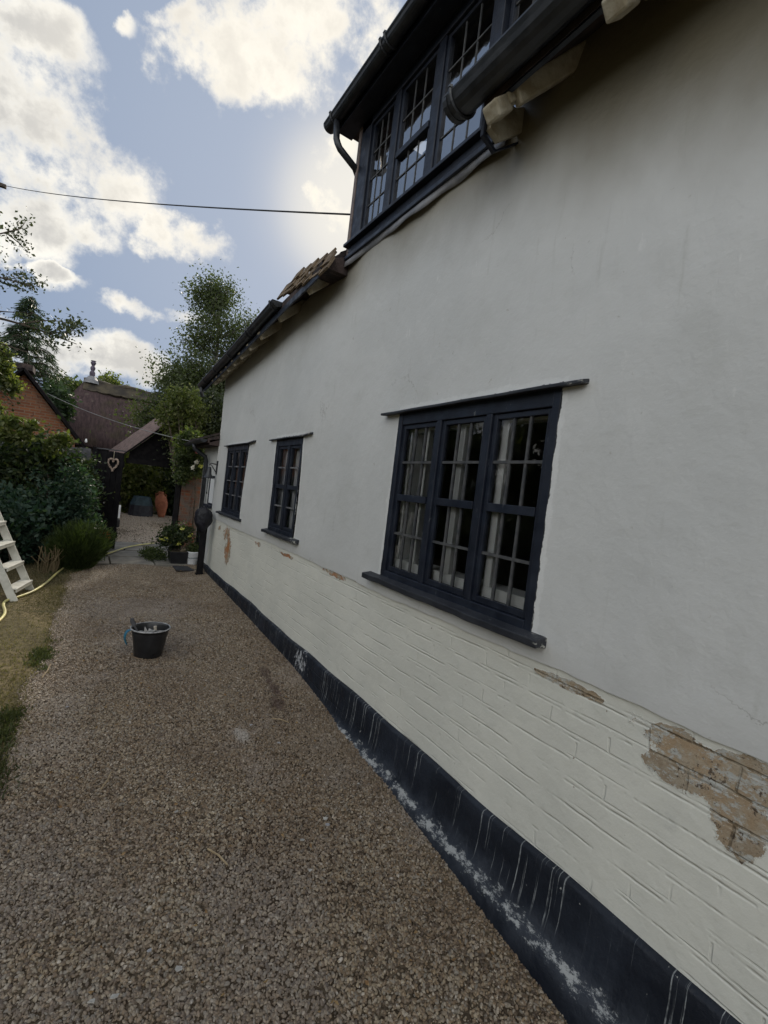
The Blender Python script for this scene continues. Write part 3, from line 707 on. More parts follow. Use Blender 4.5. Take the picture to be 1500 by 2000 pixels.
bw.add([(1.43, 6.42, .3), (4.9, 6.42, .3), (4.9, 6.42, 1.07), (1.43, 6.42, 1.07)], [(0, 1, 2, 3)])
bw.build('brick_wall_base', M_brick, COT, smooth=True)
# plinth
pn = MB(); ypn = list(np.arange(-3.5, 6.43, .06)); 
for y in ypn:
    fl = float(np.interp(y, [0, 2.5, 3.6], [1, .7, .15])); j = .006*math.sin(y*6.3)+.004*math.sin(y*17); x0 = 1.43+wob(y, .4)*.7
    tz = .436+.006*math.sin(y*3.1)+.004*math.sin(y*9)
    pr = [(x0+.01, tz+.004), (x0-.014, tz-.002), (x0-.020, tz-.012), (x0-.022, .36), (x0-.028, .30), (x0-.033-.01*fl, .245+j*.5), (x0-.045-.028*fl, .222+j), (x0-.052-.045*fl, .205+j), (x0-.058-.050*fl, .14), (x0-.066-.055*fl, .05), (x0-.07-.06*fl, -.1)]
    pn.v += [(a, y, b) for a, b in pr]
n_ = 11
for i in range(len(ypn)-1):
    for j in range(n_-1): a = i*n_+j; pn.f.append((a, a+1, a+n_+1, a+n_))
pn.add([(1.37, 6.42, -.1), (4.9, 6.42, -.1), (4.9, 6.42, .43), (1.41, 6.42, .43)], [(0, 1, 2, 3)])
pn.build('plinth', M_tar, COT, smooth=True)
# inner shell so rooms are dark
sh = MB()
sh.add([(1.60, -3.5, .3), (4.9, -3.5, .3), (4.9, 6.38, .3), (1.60, 6.38, .3)], [(0, 1, 2, 3)])
sh.add([(4.9, -3.5, 0), (4.9, 6.38, 0), (4.9, 6.38, 3.3), (4.9, -3.5, 3.3)], [(0, 1, 2, 3)])
sh.add([(1.60, -3.5, 2.6), (4.9, -3.5, 2.6), (4.9, 6.38, 2.6), (1.60, 6.38, 2.6)], [(3, 2, 1, 0)])
for yq in (2.75, 4.6): sh.add([(1.6, yq, .3), (4.9, yq, .3), (4.9, yq, 2.6), (1.6, yq, 2.6)], [(0, 1, 2, 3)])
sh.build('room_walls', M_dark, COT)
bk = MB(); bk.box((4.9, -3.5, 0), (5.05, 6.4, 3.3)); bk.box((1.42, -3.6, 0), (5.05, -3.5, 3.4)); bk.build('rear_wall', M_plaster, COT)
# gable of the far end above wall
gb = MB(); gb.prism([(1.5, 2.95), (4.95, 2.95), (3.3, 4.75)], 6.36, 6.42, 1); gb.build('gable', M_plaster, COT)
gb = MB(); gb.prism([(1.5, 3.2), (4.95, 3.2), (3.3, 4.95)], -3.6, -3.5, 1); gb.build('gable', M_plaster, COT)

# roof slopes (42 degrees): eave line sags to the far end
def ez(y): return float(np.interp(y, [-4, 1.5, 1.6, 3.0, 3.1, 3.9, 6.85], [3.24, 3.22, 3.2, 3.18, 3.12, 3.06, 2.80]))
def roof_strip(y0, y1, xe, step, name, m, th=.035, rise=.9, xr=3.3):
    mb = MB(); ysr = list(np.arange(y0, y1+1e-6, step)); nc = 16
    for y in ysr:
        for c in range(nc+1):
            for q in (0, 1):
                x = xe+(xr-xe)*c/nc; z = ez(y)+(x-1.22)*rise+(.018 if q else 0)+.008*math.sin(y*7+c)
                mb.v.append((x, y, z+th*(1 if True else 0)-(.0 if q else .0)))
    n = (nc+1)*2
    for i in range(len(ysr)-1):
        for c in range(nc):
            a = i*n+c*2+1; b_ = i*n+(c+1)*2; mb.f.append((a, a+n, b_+n, b_))
        for c in range(nc+1): a = i*n+c*2; mb.f.append((a, a+n, a+n+1, a+1))
        a = i*n; 
    # underside
    k0 = len(mb.v)
    for y in ysr: mb.v += [(xe, y, ez(y)+(xe-1.22)*rise), (xr, y, ez(y)+(xr-1.22)*rise)]
    for i in range(len(ysr)-1):
        mb.f.append((k0+2*i, k0+2*i+1, k0+2*i+3, k0+2*i+2)); mb.f.append((i*n, k0+2*i, k0+2*i+2, (i+1)*n))
    for i in (0, len(ysr)-1):
        mb.f.append((k0+2*i, k0+2*i+1, i*n+n-1, i*n))
    return mb.build(name, m, COT)
roof_strip(-4, 1.54, 1.215, .11, 'main_roof', M_oldtile)
roof_strip(3.08, 6.86, 1.235, .11, 'main_roof', M_oldtile)
# rear slope
rr = MB(); rr.add([(3.3, -4, 5.15), (3.3, 6.86, 4.72), (5.3, 6.86, 2.9), (5.3, -4, 3.2)], [(3, 2, 1, 0)]); rr.add([(3.3, 1.5, 5.1), (3.3, 3.1, 5.0), (1.9, 3.1, 3.75), (1.9, 1.5, 3.85)], [(0, 1, 2, 3)]); rr.build('rear_roof', M_oldtile, COT)
# tumbling tile courses at the eave beside the dormer
tl = MB(); tg = np.random.default_rng(9)
def tb(y): return 3.06+(y-2.85)*.11
for row, (ya, yb2) in enumerate([(2.93, 3.90), (2.95, 3.84), (3.02, 3.60)]):
    y = ya
    while y < yb2:
        wd_ = .125+.03*tg.random(); d = tg.uniform(-.006, .006); z = tb(y+wd_/2)+.012+.052*row+tg.uniform(-.008, .008); xo = 1.222+.017*row+d; tw = tg.uniform(-.004, .004)
        tl.beam((xo, y+wd_/2-tw, z), (xo+.042, y+wd_/2+tw, z+.085), wd_*.96, .015, up=(-1, tg.uniform(-.06, .06), .45)); y += wd_*1.02
tl.build('eave_tiles', M_tile, COT)
tf = MB(); n = 12
for i in range(n+1):
    y = 3.03+(3.90-3.03)*i/n; tp = tb(y)+min(.15, .10+.3*(3.90-y))
    tf.v += [(1.245, y, tb(y)+.06), (1.31, y, tp), (1.9, y, tp+.25), (1.9, y, tb(y)+.12), (1.44, y, tb(y)+.06)]
for i in range(n):
    for q in range(5): q2 = (q+1) % 5; tf.f.append((i*5+q, i*5+5+q, i*5+5+q2, i*5+q2))
tf.f += [(0, 1, 2, 3, 4), tuple(n*5+q for q in (4, 3, 2, 1, 0))]
tf.build('eave_kneeler', M_oldtile, COT)
# ragged row of tiles whose ends show beneath the far gutter
# rafter feet
rf = 0
for y, x0, w_ in [(.92, 1.19, .07), (1.42, 1.19, .075), (.40, 1.19, .07), (3.33, 1.25, .07), (3.95, 1.25, .07), (4.42, 1.24, .07), (4.78, 1.24, .06), (5.08, 1.24, .07), (5.36, 1.24, .06), (5.62, 1.24, .065), (5.86, 1.24, .06), (6.08, 1.24, .06), (6.28, 1.24, .06)]:
    e = ez(y)+(x0-1.22)*.9-.048; mb = MB(); h = .085
    p0 = np.array([x0, y, e]); p1 = np.array([1.50, y-(.24 if y < 2 else 0), e+(1.50-x0)*.9])
    if y < 2:
        mb.beam(p0+(.0, 0, 0), p0+np.array([.065, 0, .0585]), w_, h*.72, up=(-.9, 0, 1)); mb.beam(p0+np.array([.07, -.05, .070]), p1, w_*.8, h*.85, up=(-.9, 0, 1)); mb.beam(p0+np.array([.05, -.01, .062]), p0+np.array([.10, -.03, .105]), w_, h*.5, up=(-.9, 0, 1))
    else: mb.beam(p0, p1, w_, h*.85, up=(-.9, 0, 1))
    mb.build('rafter_foot', M_timber, COT, bevel=.008)
# boxed end of the near eave beside the dormer
bx = MB(); bx.prism([(1.245, 3.23), (1.245, 3.15), (1.30, 3.125), (1.425, 3.225), (1.425, 3.33)], 1.475, 1.50, 1); bx.build('eave_end_board', M_timber, COT)
bx = MB(); bx.prism([(1.222, 3.26), (1.222, 3.12), (1.295, 3.085), (1.435, 3.195), (1.435, 3.205), (1.30, 3.098), (1.233, 3.13), (1.233, 3.26)], 1.49, 1.508, 1); bx.build('eave_trim', M_black, COT)
# fascia/soffit boards near
fb = MB(); fb.box((1.222, -3.9, 3.215), (1.240, 1.47, 3.30)); fb.build('fascia', M_black, COT)
fb = MB()
for i in range(12):
    ya, yb_ = 3.1+i*.31, 3.1+(i+1)*.31
    fb.beam((1.232, ya, ez(ya)-.01), (1.232, yb_, ez(yb_)-.01), .012, .045)
fb.build('fascia', M_black, COT)

def gutter(parent, pts, r, name='gutter', brackets=(), endcap=(True, True), m=None):
    mb = MB(); n = 10; k = 0; pts = [np.array(p, float) for p in pts]
    prof = []
    for j in range(n+1):
        t = math.pi+math.pi*j/n; prof.append((r*math.cos(t), r*math.sin(t)))
    prof = [(-r-.006, .004), (-r-.006, -.004)]+prof[1:-1]+[(r, 0), (r-.005, 0)]+[(q[0]*.9, q[1]*.9) for q in prof[::-1][1:-1]]+[(-r+.005, .004)]
    N_ = len(prof)
    for p in pts: mb.v += [(p[0]+a, p[1], p[2]+b) for a, b in prof]
    for i in range(len(pts)-1):
        for j in range(N_): j2 = (j+1) % N_; mb.f.append((i*N_+j, i*N_+j2, (i+1)*N_+j2, (i+1)*N_+j))
    for e, fl in zip((0, len(pts)-1), endcap):
        if not fl: continue
        p = pts[e]; s_ = 1 if e else -1
        cap = [(a*1.10, b*1.10) for a, b in [(r*math.cos(math.pi+math.pi*j/n), r*math.sin(math.pi+math.pi*j/n)) for j in range(n+1)]]
        mb.prism([(p[0]+a, p[2]+b+.004) for a, b in cap], p[1]-.012, p[1]+.012, 1)
    for y in brackets:
        i = [p[1] for p in pts]; x = np.interp(y, i, [p[0] for p in pts]); z = np.interp(y, i, [p[2] for p in pts])
        ring = [(x+1.13*r*math.cos(math.pi+math.pi*j/n), y, z+1.13*r*math.sin(math.pi+math.pi*j/n)+.004) for j in range(n+1)]
        mb.tube(ring, .008, 6); mb.tube([ring[0], (ring[0][0]+.004, y, ring[0][2]+.012)], .011, 6)
    return mb.build(name, m or M_gutter, parent, smooth=False)
gutter(COT, [(1.165, -3.9, 3.30), (1.165, 0, 3.29), (1.165, 1.62, 3.285)], .062, brackets=(.75, 1.58), endcap=(False, True))
gutter(COT, [(1.195, 3.86, 3.13), (1.195, 4.6, 3.055), (1.195, 5.5, 2.97), (1.195, 6.84, 2.855)], .044, brackets=(3.92, 4.55, 4.62, 5.3, 5.95, 6.5))
# short outlet at the far gutter end
mb = MB(); mb.tube([(1.195, 6.79, 2.83), (1.195, 6.79, 2.76), (1.22, 6.80, 2.70)], .024, 10); mb.build('gutter_outlet', M_gutter, COT)

# ------------------------------------------------------------------ windows
def hinge(): pass
def window(y0, y1, z0, z1, lights, cols, rows, xf=1.419, transom=None, sill=None, hood=None, label=None, bar=.010, jamb=.035, mull=.035, stile=.022, curtain=False, headbox=0, bluebar=False, top=None):
    """lights: number of casements; rows: list of fractional heights of the glazing bars"""
    fr = MB(); dp = .05
    fr.box((xf-.004, y0, z0), (xf+dp, y0+jamb, z1)); fr.box((xf-.004, y1-jamb, z0), (xf+dp, y1, z1))
    fr.box((xf, y0+jamb, z1-jamb-headbox), (xf+dp, y1-jamb, z1)); fr.box((xf-.006, y0+jamb, z0), (xf+dp, y1-jamb, z0+jamb))
    wl = (y1-y0-2*jamb-(lights-1)*mull)/lights
    for i in range(1, lights): a = y0+jamb+i*wl+(i-1)*mull; fr.box((xf-.002, a, z0+jamb), (xf+dp, a+mull, z1-jamb-headbox))
    wf = fr.build('window', M_black, COT, bevel=.003, label=label)
    zb0, zt0 = z0+jamb, z1-jamb-headbox
    for i in range(lights):
        a = y0+jamb+i*(wl+mull)+.002; b_ = a+wl-.004; cs = MB(); xc = xf+.010
        cs.box((xc, a, zb0+.002), (xc+.028, a+stile, zt0-.002)); cs.box((xc, b_-stile, zb0+.002), (xc+.028, b_, zt0-.002))
        cs.box((xc+.001, a+stile, zb0+.002), (xc+.028, b_-stile, zb0+.002+stile*1.2)); cs.box((xc+.001, a+stile, zt0-.002-stile), (xc+.028, b_-stile, zt0-.002))
        g0, g1, h0, h1 = a+stile, b_-stile, zb0+.002+stile*1.2, zt0-.002-stile
        if transom: zt_ = h0+(h1-h0)*transom; cs.box((xc-.006, g0, zt_-.018), (xc+.028, g1, zt_+.018))
        cs.build('casement', M_black, wf, bevel=.002)
        br = MB()
        for c in range(1, cols): yq = g0+(g1-g0)*c/cols; br.box((xc+.006, yq-bar/2, h0), (xc+.020, yq+bar/2, h1))
        for q in rows:
            zq = h0+(h1-h0)*q; bb = br if cols > 1 else MB(); bb.box((xc+.0045, g0, zq-bar*.6), (xc+.0215, g1, zq+bar*.6))
            if cols == 1: bb.build('glazing_bar', M_barpale, wf)
        if cols > 1: br.build('glazing_bars', M_bar, wf)
        gl = MB(); gl.add([(xc+.014, g0, h0), (xc+.014, g1, h0), (xc+.014, g1, h1), (xc+.014, g0, h1)], [(0, 3, 2, 1)]); gl.build('glass', M_glass, wf)
    if sill:
        sy0, sy1, sz, sh_, pr_ = sill; s_ = MB(); n = 14
        for i in range(n+1):
            y = sy0+(sy1-sy0)*i/n; j = .0012*math.sin(y*13)+.0012*math.sin(y*31)
            s_.v += [(1.432-pr_+j, y, sz+j), (1.432-pr_+j, y, sz+sh_*.85+j), (1.445, y, sz+sh_*1.25), (1.445, y, sz-.002)]
        for i in range(n):
            for q in range(4): q2 = (q+1) % 4; s_.f.append((i*4+q, i*4+q2, i*4+4+q2, i*4+4+q))
        s_.f += [(0, 3, 2, 1), (n*4, n*4+1, n*4+2, n*4+3)]
        s_.build('sill', M_worn, wf, bevel=.004)
    if hood:
        hy0, hy1, hz, pr_, hh, sag = hood; s_ = MB(); n = 16
        for i in range(n+1):
            y = hy0+(hy1-hy0)*i/n; j = .0008*math.sin(y*17)+sag*math.sin(math.pi*i/n)+(.014*max(0, 1-i/2.5) if sag else 0)
            s_.v += [(1.430-pr_, y, hz+j-.004), (1.430-pr_, y, hz+hh+j-.004), (1.445, y, hz+hh+.014+j), (1.445, y, hz+j+.004)]
        for i in range(n):
            for q in range(4): q2 = (q+1) % 4; s_.f.append((i*4+q, i*4+q2, i*4+4+q2, i*4+4+q))
        s_.f += [(0, 3, 2, 1), (n*4, n*4+1, n*4+2, n*4+3)]
        s_.build('hood', M_worn, wf, bevel=.003)
    if curtain:
        cb = MB(); n = int((y1-y0)/.006)
        for i in range(n+1):
            y = y0+.02+(y1-y0-.04)*i/n; x = xf+.068+.008*math.sin(y*95)+.006*math.sin(y*41)
            cb.v += [(x, y, z0+.01), (x+.004*math.sin(y*70), y, z1-.01)]
        for i in range(n): cb.f.append((2*i, 2*i+2, 2*i+3, 2*i+1))
        cb.build('curtain', M_curtain, wf, smooth=True)
    return wf
M_barpale = simple('worn pale glazing bar', (.10, .10, .11), (.22, .22, .22), .6, 20)
M_bar = simple('grey black glazing bars', (.045, .048, .052), (.09, .09, .09), .6, 20)
W0 = window(1.10, 2.15, 1.175, 2.10, 3, 3, [.245, .76], transom=.505, sill=(1.03, 2.262, 1.140, .034, .072), hood=(.995, 2.295, 2.080, .050, .013, 0),
            label='large three light casement window with white frame behind its panes', headbox=.048, curtain=False)
window(3.50, 4.11, 1.20, 2.035, 2, 1, [.25, .755], transom=.505, sill=(3.37, 4.19, 1.168, .030, .05), hood=(3.32, 4.26, 2.018, .045, .011, .003), label='narrow two light casement window with net curtain', headbox=.04, curtain=True)
window(5.02, 5.90, 1.205, 2.035, 3, 1, [.25, .5, .755], sill=(4.95, 6.03, 1.178, .028, .05), hood=(4.77, 5.99, 2.018, .045, .011, .003), label='three light casement window nearest the cottage corner', headbox=.04, curtain=True)
# worn white paint edge strips beside the big window: white inner joinery seen through the glass
inn = MB()
inn.box((1.470, 1.12, 1.18), (1.60, 2.13, 1.282))
for y in (1.385, 1.655, 1.93): inn.box((1.472, y, 1.282), (1.50, y+.040, 2.0))
inn.box((1.471, 1.12, 1.985), (1.52, 2.13, 2.08)); inn.box((1.473, 2.085, 1.282), (1.72, 2.13, 1.985)); inn.box((1.474, 1.12, 1.282), (1.51, 1.135, 1.985))
inn.build('inner_window_frame', M_white, W0, bevel=.003, label='white painted secondary window frame behind the panes')
# small window of the extension is built below

# ------------------------------------------------------------------ dormer
DZ0, DZ1, DY0, DY1, DX = 3.36, 4.17, 1.05, 3.05, 1.437
df = MB()
df.box((1.375, 1.53, 3.235), (1.50, DY1+.02, 3.262)); df.box((1.407, 1.53, 3.262), (1.50, DY1, 3.340)); df.box((1.372, 1.53, 3.341), (1.50, DY1+.02, 3.362)); df.box((1.45, DY0, 3.335), (1.50, 1.53, 3.362))
df.box((1.415, DY1-.13, 3.362), (1.50, DY1+.005, DZ1+.04))
PST = [2.60, 2.17, 1.72, 1.28]
for y in PST: df.box((1.42 if y > 1.6 else 1.452, y-.032, 3.362), (1.50, y+.032, DZ1))
df.box((1.415, DY0, DZ1-.03), (1.50, DY1, DZ1+.05))
dfo = df.build('dormer_frame', M_black, COT, bevel=.004, label='long black timber dormer frame under the upper eave')
edges = [DY1-.13]+[v for p in PST for v in (p+.032, p-.032)]+[DY0]
for i in range(0, len(edges)-1, 2):
    b_, a = edges[i]-.003, edges[i+1]+.003; cs = MB(); xc = 1.430 if a > 1.6 else 1.452; z0, z1 = 3.366, DZ1-.034; st = .026
    cs.box((xc, a, z0), (xc+.03, a+st, z1)); cs.box((xc, b_-st, z0), (xc+.03, b_, z1)); cs.box((xc+.001, a+st, z0), (xc+.029, b_-st, z0+.03)); cs.box((xc+.001, a+st, z1-.022), (xc+.029, b_-st, z1))
    g0, g1, h0, h1 = a+st, b_-st, z0+.03, z1-.022
    if i == 2: cs.box((xc-.012, g0-.01, 3.70), (xc+.03, g1+.01, 3.735))
    if i == 0: cs.box((1.50, g0, 3.66), (1.52, g1, 3.70))
    wo = cs.build('dormer_window', M_black, COT, bevel=.002)
    br = MB()
    for c in (1, 2): yq = g0+(g1-g0)*c/3; br.box((xc+.010, yq-.0035, h0), (xc+.018, yq+.0035, h1))
    for c in (1, 2, 3): zq = h0+(h1-h0)*c/4; br.box((xc+.0090, g0, zq-.004), (xc+.0190, g1, zq+.004))
    br.build('glazing_bars', M_bar, wo)
    gl = MB(); gl.add([(xc+.014, g0, h0), (xc+.014, g1, h0), (xc+.014, g1, h1), (xc+.014, g0, h1)], [(0, 3, 2, 1)]); gl.build('glass', M_glass2, wo)
# dormer cheek (far side), interior, roof and soffit
ck = MB(); ck.prism([(1.425, 3.20), (2.6, 4.22), (1.425, 4.22)], DY1-.04, DY1+.012, 1); ck.build('dormer_cheek', simple('faded dormer boarding', (.22, .17, .15), (.12, .10, .10), .7, 6), COT)
cbd = MB(); cbd.box((1.409, DY1+.007, 3.30), (1.45, DY1+.045, 4.20)); cbd.build('corner_board', simple('faded dormer boarding', (0, 0, 0)), COT, bevel=.003)
dk = MB(); dk.box((1.9, DY0, 3.3), (1.95, DY1-.05, 4.23)); dk.box((1.5, DY0-.05, 3.3), (1.95, DY0, 4.23)); dk.box((1.5, DY0, 3.28), (1.95, DY1-.05, 3.30)); dk.build('dormer_room', M_dark, COT)
dr = MB(); dr.prism([(1.27, 4.25), (1.28, 4.235), (1.50, 4.235), (2.95, 5.03), (2.95, 5.11), (1.255, 4.30)], DY0-.12, DY1+.20, 1); dr.build('dormer_roof', M_oldtile, COT)
sf = MB(); sf.box((1.302, DY0-.10, 4.210), (1.42, DY1+.19, 4.225)); sf.box((1.290, DY0-.10, 4.18), (1.302, DY1+.195, 4.27)); sf.build('dormer_soffit', M_black, COT)
gutter(COT, [(1.248, DY0-.2, 4.245), (1.248, 1.6, 4.245), (1.248, 3.26, 4.235)], .043, brackets=(1.5, 2.45, 2.50, 3.16), endcap=(True, True))
dpp = MB(); dpp.tube([(1.248, 3.14, 4.21), (1.248, 3.11, 4.06), (1.252, 3.09, 4.02), (1.27, 3.08, 3.985), (1.40, 3.085, 3.92), (1.46, 3.12, 3.88), (1.485, 3.12, 3.82), (1.485, 3.12, 3.40)], .023, 10)
dpp.build('dormer_downpipe', M_gutter, COT, smooth=True)
# lead flashing with a wavy bottom edge
fl = MB(); yf = list(np.arange(1.53, DY1+.03, .03))
for y in yf:
    a = .5+.5*math.sin(y*9+.6*math.sin(y*4)); b_ = .012*math.sin(y*23)
    fl.v += [(1.392, y, 3.238), (1.402-.018*a, y, 3.222-.004*a), (1.410-.030*a, y, 3.200-.016*a+b_*.4)]
for i in range(len(yf)-1):
    for j in range(2): q = i*3+j; fl.f.append((q, q+1, q+4, q+3))
flo = fl.build('lead_flashing', M_lead, COT, smooth=True); md = flo.modifiers.new('th', 'SOLIDIFY'); md.thickness = .003

# ------------------------------------------------------------------ low extension past the corner
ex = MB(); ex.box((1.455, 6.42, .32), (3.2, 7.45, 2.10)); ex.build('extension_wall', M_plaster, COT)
ex = MB(); ex.box((1.425, 6.42, .30), (1.455, 7.47, .42)); ex.build('extension_plinth', M_tar, COT)
er = MB(); er.prism([(1.28, 2.06), (1.27, 2.12), (3.3, 3.0), (3.3, 2.94)], 6.42, 7.60, 1); er.prism([(1.245, 2.12), (1.24, 2.145), (3.3, 3.04), (3.3, 3.0)], 6.43, 7.64, 1); er.prism([(1.30, 2.04), (1.44, 2.04), (1.44, 2.14), (1.30, 2.10)], 6.42, 7.58, 1)
er.build('extension_roof', M_oldtile, COT)
gutter(COT, [(1.225, 6.44, 2.10), (1.225, 7.66, 2.08)], .04, brackets=(7.2,))
dpp = MB(); dpp.tube([(1.225, 7.05, 2.06), (1.23, 7.05, 2.0), (1.39, 7.03, 1.90), (1.405, 7.03, 1.84), (1.405, 7.03, .36)], .030, 10); dpp.build('extension_downpipe', M_gutter, COT, smooth=True)
sw = MB(); sw.box((1.44, 6.50, 1.24), (1.46, 6.53, 1.64)); sw.box((1.44, 6.82, 1.24), (1.46, 6.85, 1.64)); sw.box((1.44, 6.53, 1.61), (1.46, 6.82, 1.64)); sw.box((1.395, 6.47, 1.20), (1.47, 6.90, 1.235)); sw.box((1.442, 6.53, 1.235), (1.458, 6.82, 1.26))
swo = sw.build('window', M_black, COT, label='small black framed window with pale blind in the low extension')
q = MB(); q.box((1.449, 6.53, 1.26), (1.454, 6.82, 1.61)); q.build('blind', M_white, swo)

# ------------------------------------------------------------------ bell on the corner
bell = thing('wall_bell', 'black iron bell hanging from a bracket at the cottage corner', 'bell', (1.43, 6.36, 1.62))
b_ = MB(); b_.box((1.405, 6.34, 1.66), (1.425, 6.38, 1.84)); b_.tube([(1.42, 6.36, 1.79), (1.33, 6.36, 1.80), (1.32, 6.36, 1.77)], .008, 6); b_.tube([(1.41, 6.36, 1.68), (1.34, 6.36, 1.78)], .006, 6); b_.build('bracket', M_gutter, bell)
b_ = MB(); b_.lathe([(.001, .15), (.018, .148), (.026, .13), (.030, .07), (.042, .035), (.062, .008), (.068, 0), (.060, .002), (.038, .04), (.02, .12)], (1.32, 6.36, 1.60), 20); b_.build('bell_cup', M_gutter, bell, smooth=True)
b_ = MB(); b_.tube([(1.32, 6.36, 1.70), (1.321, 6.36, 1.55), (1.319, 6.36, 1.42)], .004, 6); b_.lathe([(.001, 0), (.010, .01), (.006, .03), (.001, .034)], (1.319, 6.36, 1.39), 8); b_.build('bell_rope', M_rubber, bell)

# ------------------------------------------------------------------ post with a bag
pst = thing('post', 'black square post by the cottage corner', 'post', (1.31, 6.235, .34))
b_ = MB(); b_.box((1.275, 6.20, .33), (1.345, 6.27, 1.03)); b_.build('shaft', M_blackwood, pst, bevel=.006)
b_ = MB(); b_.box((1.262, 6.185, .335), (1.358, 6.285, .362)); b_.build('foot_plate', M_blackwood, pst, bevel=.006)
bg_ = MB(); n = 18
for i, (r, z) in enumerate([(.055, .90), (.066, .94), (.10, .99), (.118, 1.05), (.115, 1.13), (.095, 1.19), (.05, 1.215), (.01, 1.205)]):
    for j in range(n):
        t = 2*math.pi*j/n; q = r*(1+.10*math.sin(2*t+.6*i)+.11*math.sin(5*t+.5*i)+.06*math.sin(9*t+i)); bg_.v.append((1.285+q*.85*math.cos(t), 6.235+q*.85*math.sin(t), z+.02*math.sin(2*t+i)))
for i in range(7):
    for j in range(n): j2 = (j+1) % n; bg_.f.append((i*n+j, i*n+j2, (i+1)*n+j2, (i+1)*n+j))
bg_.f.append(tuple(range(n))[::-1]); bg_.f.append(tuple(7*n+j for j in range(n)))
o = bg_.build('plastic_bag', M_bag, base=(1.285, 6.235, .99), smooth=True); tag(o, 'crumpled black plastic bag tied over the top of the post', 'bag')

# ------------------------------------------------------------------ bucket and things in it
BX, BY = .47, 3.62; BZ = gz(BX, BY)+.012
bk = thing('bucket', 'black builders bucket standing on the gravel path', 'bucket', (BX, BY, BZ))
b_ = MB(); b_.lathe([(.001, .0), (.088, .0), (.092, .006), (.108, .11), (.121, .178), (.121, .188), (.130, .190), (.133, .198), (.130, .204), (.122, .202), (.117, .188), (.104, .11), (.088, .012), (.001, .010)], (BX, BY, BZ), 40); b_.build('body', M_plastic, bk, smooth=True)
b_ = MB(); b_.tube([(BX+.128*math.cos(t), BY+.128*math.sin(t), BZ+.200) for t in np.linspace(0, 2*math.pi, 41)], .0058, 8, False); b_.build('rim', simple('scuffed rim', (.38, .38, .38), (.16, .16, .165), .5, 30), bk, smooth=True)
b_ = MB(); b_.tube([(BX+.13*math.cos(t), BY+.134*math.sin(t), BZ+.187-.03*math.sin(t)) for t in np.linspace(.05, math.pi-.05, 16)], .0025, 6); 
b_.build('handle', M_gutter, bk)
def inb(dx, dy, dz): return (BX+dx, BY+dy, BZ+dz*.80)
b_ = MB(); b_.beam(inb(-.05, 0, .14), inb(-.105, .01, .27), .022, .008); b_.tube([inb(-.105, .01, .27), inb(-.122, .012, .31), inb(-.125, .012, .335)], [.014, .015, .011], 8)
o = b_.build('paint_scraper', M_greywood, base=inb(-.05, 0, .02)); tag(o, 'paint scraper standing up in the black bucket at its left rim', 'scraper')
b_ = MB(); b_.add([inb(-.045, -.02, .17), inb(.01, -.01, .17), inb(-.04, .0, .262), inb(-.02, .03, .17)], [(0, 1, 2), (1, 3, 2), (3, 0, 2), (0, 3, 1)]); b_.add([inb(-.02, .0, .17), inb(.035, .01, .17), inb(.02, .0, .225), inb(-.01, .02, .235)], [(0, 1, 2, 3)])
o = b_.build('paint_rag', simple('pale cloth', (.42, .41, .40), (.28, .27, .26), .9), base=inb(-.02, 0, .03)); tag(o, 'stiff pale rag pointing up inside the bucket', 'rag'); md = o.modifiers.new('t', 'SOLIDIFY'); md.thickness = .003
b_ = MB(); b_.tube([inb(.045, .0, .14), inb(.030, -.005, .235), inb(.026, -.005, .262)], [.008, .010, .012], 8); b_.beam(inb(.05, 0, .07), inb(.044, 0, .15), .04, .012)
o = b_.build('paint_brush', simple('pale wood', (.45, .40, .33), (.35, .3, .24), .7), base=inb(.05, 0, .03)); tag(o, 'paint brush with pale handle leaning in the bucket', 'brush')
b_ = MB()
for k_, (dx, dy, a0) in enumerate([(-.02, .04, .2), (.03, .05, 1.4), (-.05, .03, 2.3), (.06, -.02, 2.9), (0, -.05, .9)]):
    b_.box((BX+dx-.03, BY+dy-.018, BZ+.12+.01*k_), (BX+dx+.03, BY+dy+.018, BZ+.135+.014*k_), rz=a0)
o = b_.build('rubble', simple('dusty scraps', (.30, .29, .27), (.10, .10, .10), .9, 30), base=inb(0, 0, .11)); tag(o, 'loose paint scrapings filling the bucket', 'rubble', kind='stuff')
# blue brush hooked on rim
b_ = MB(); n = 10
for i, (u, wd_, zt, xo) in enumerate([(0, .018, .245, -.120), (.2, .030, .247, -.140), (.45, .038, .22, -.160), (.7, .038, .17, -.163), (.9, .028, .13, -.150), (1, .012, .112, -.143)]):
    b_.v += [inb(xo, -.02-wd_, zt), inb(xo-.012, -.02, zt+.006), inb(xo, -.02+wd_, zt), inb(xo+.010, -.02, zt-.004)]
for i in range(5):
    for j in range(4): j2 = (j+1) % 4; b_.f.append((i*4+j, i*4+j2, i*4+4+j2, i*4+4+j))
b_.f += [(3, 2, 1, 0), (20, 21, 22, 23)]
o = b_.build('hand_brush', M_blue, base=inb(-.14, -.02, .11), smooth=True); tag(o, 'blue hand brush hooked over the left rim of the bucket', 'brush'); md = o.modifiers.new('s', 'SUBSURF'); md.levels = 1; md.render_levels = 2

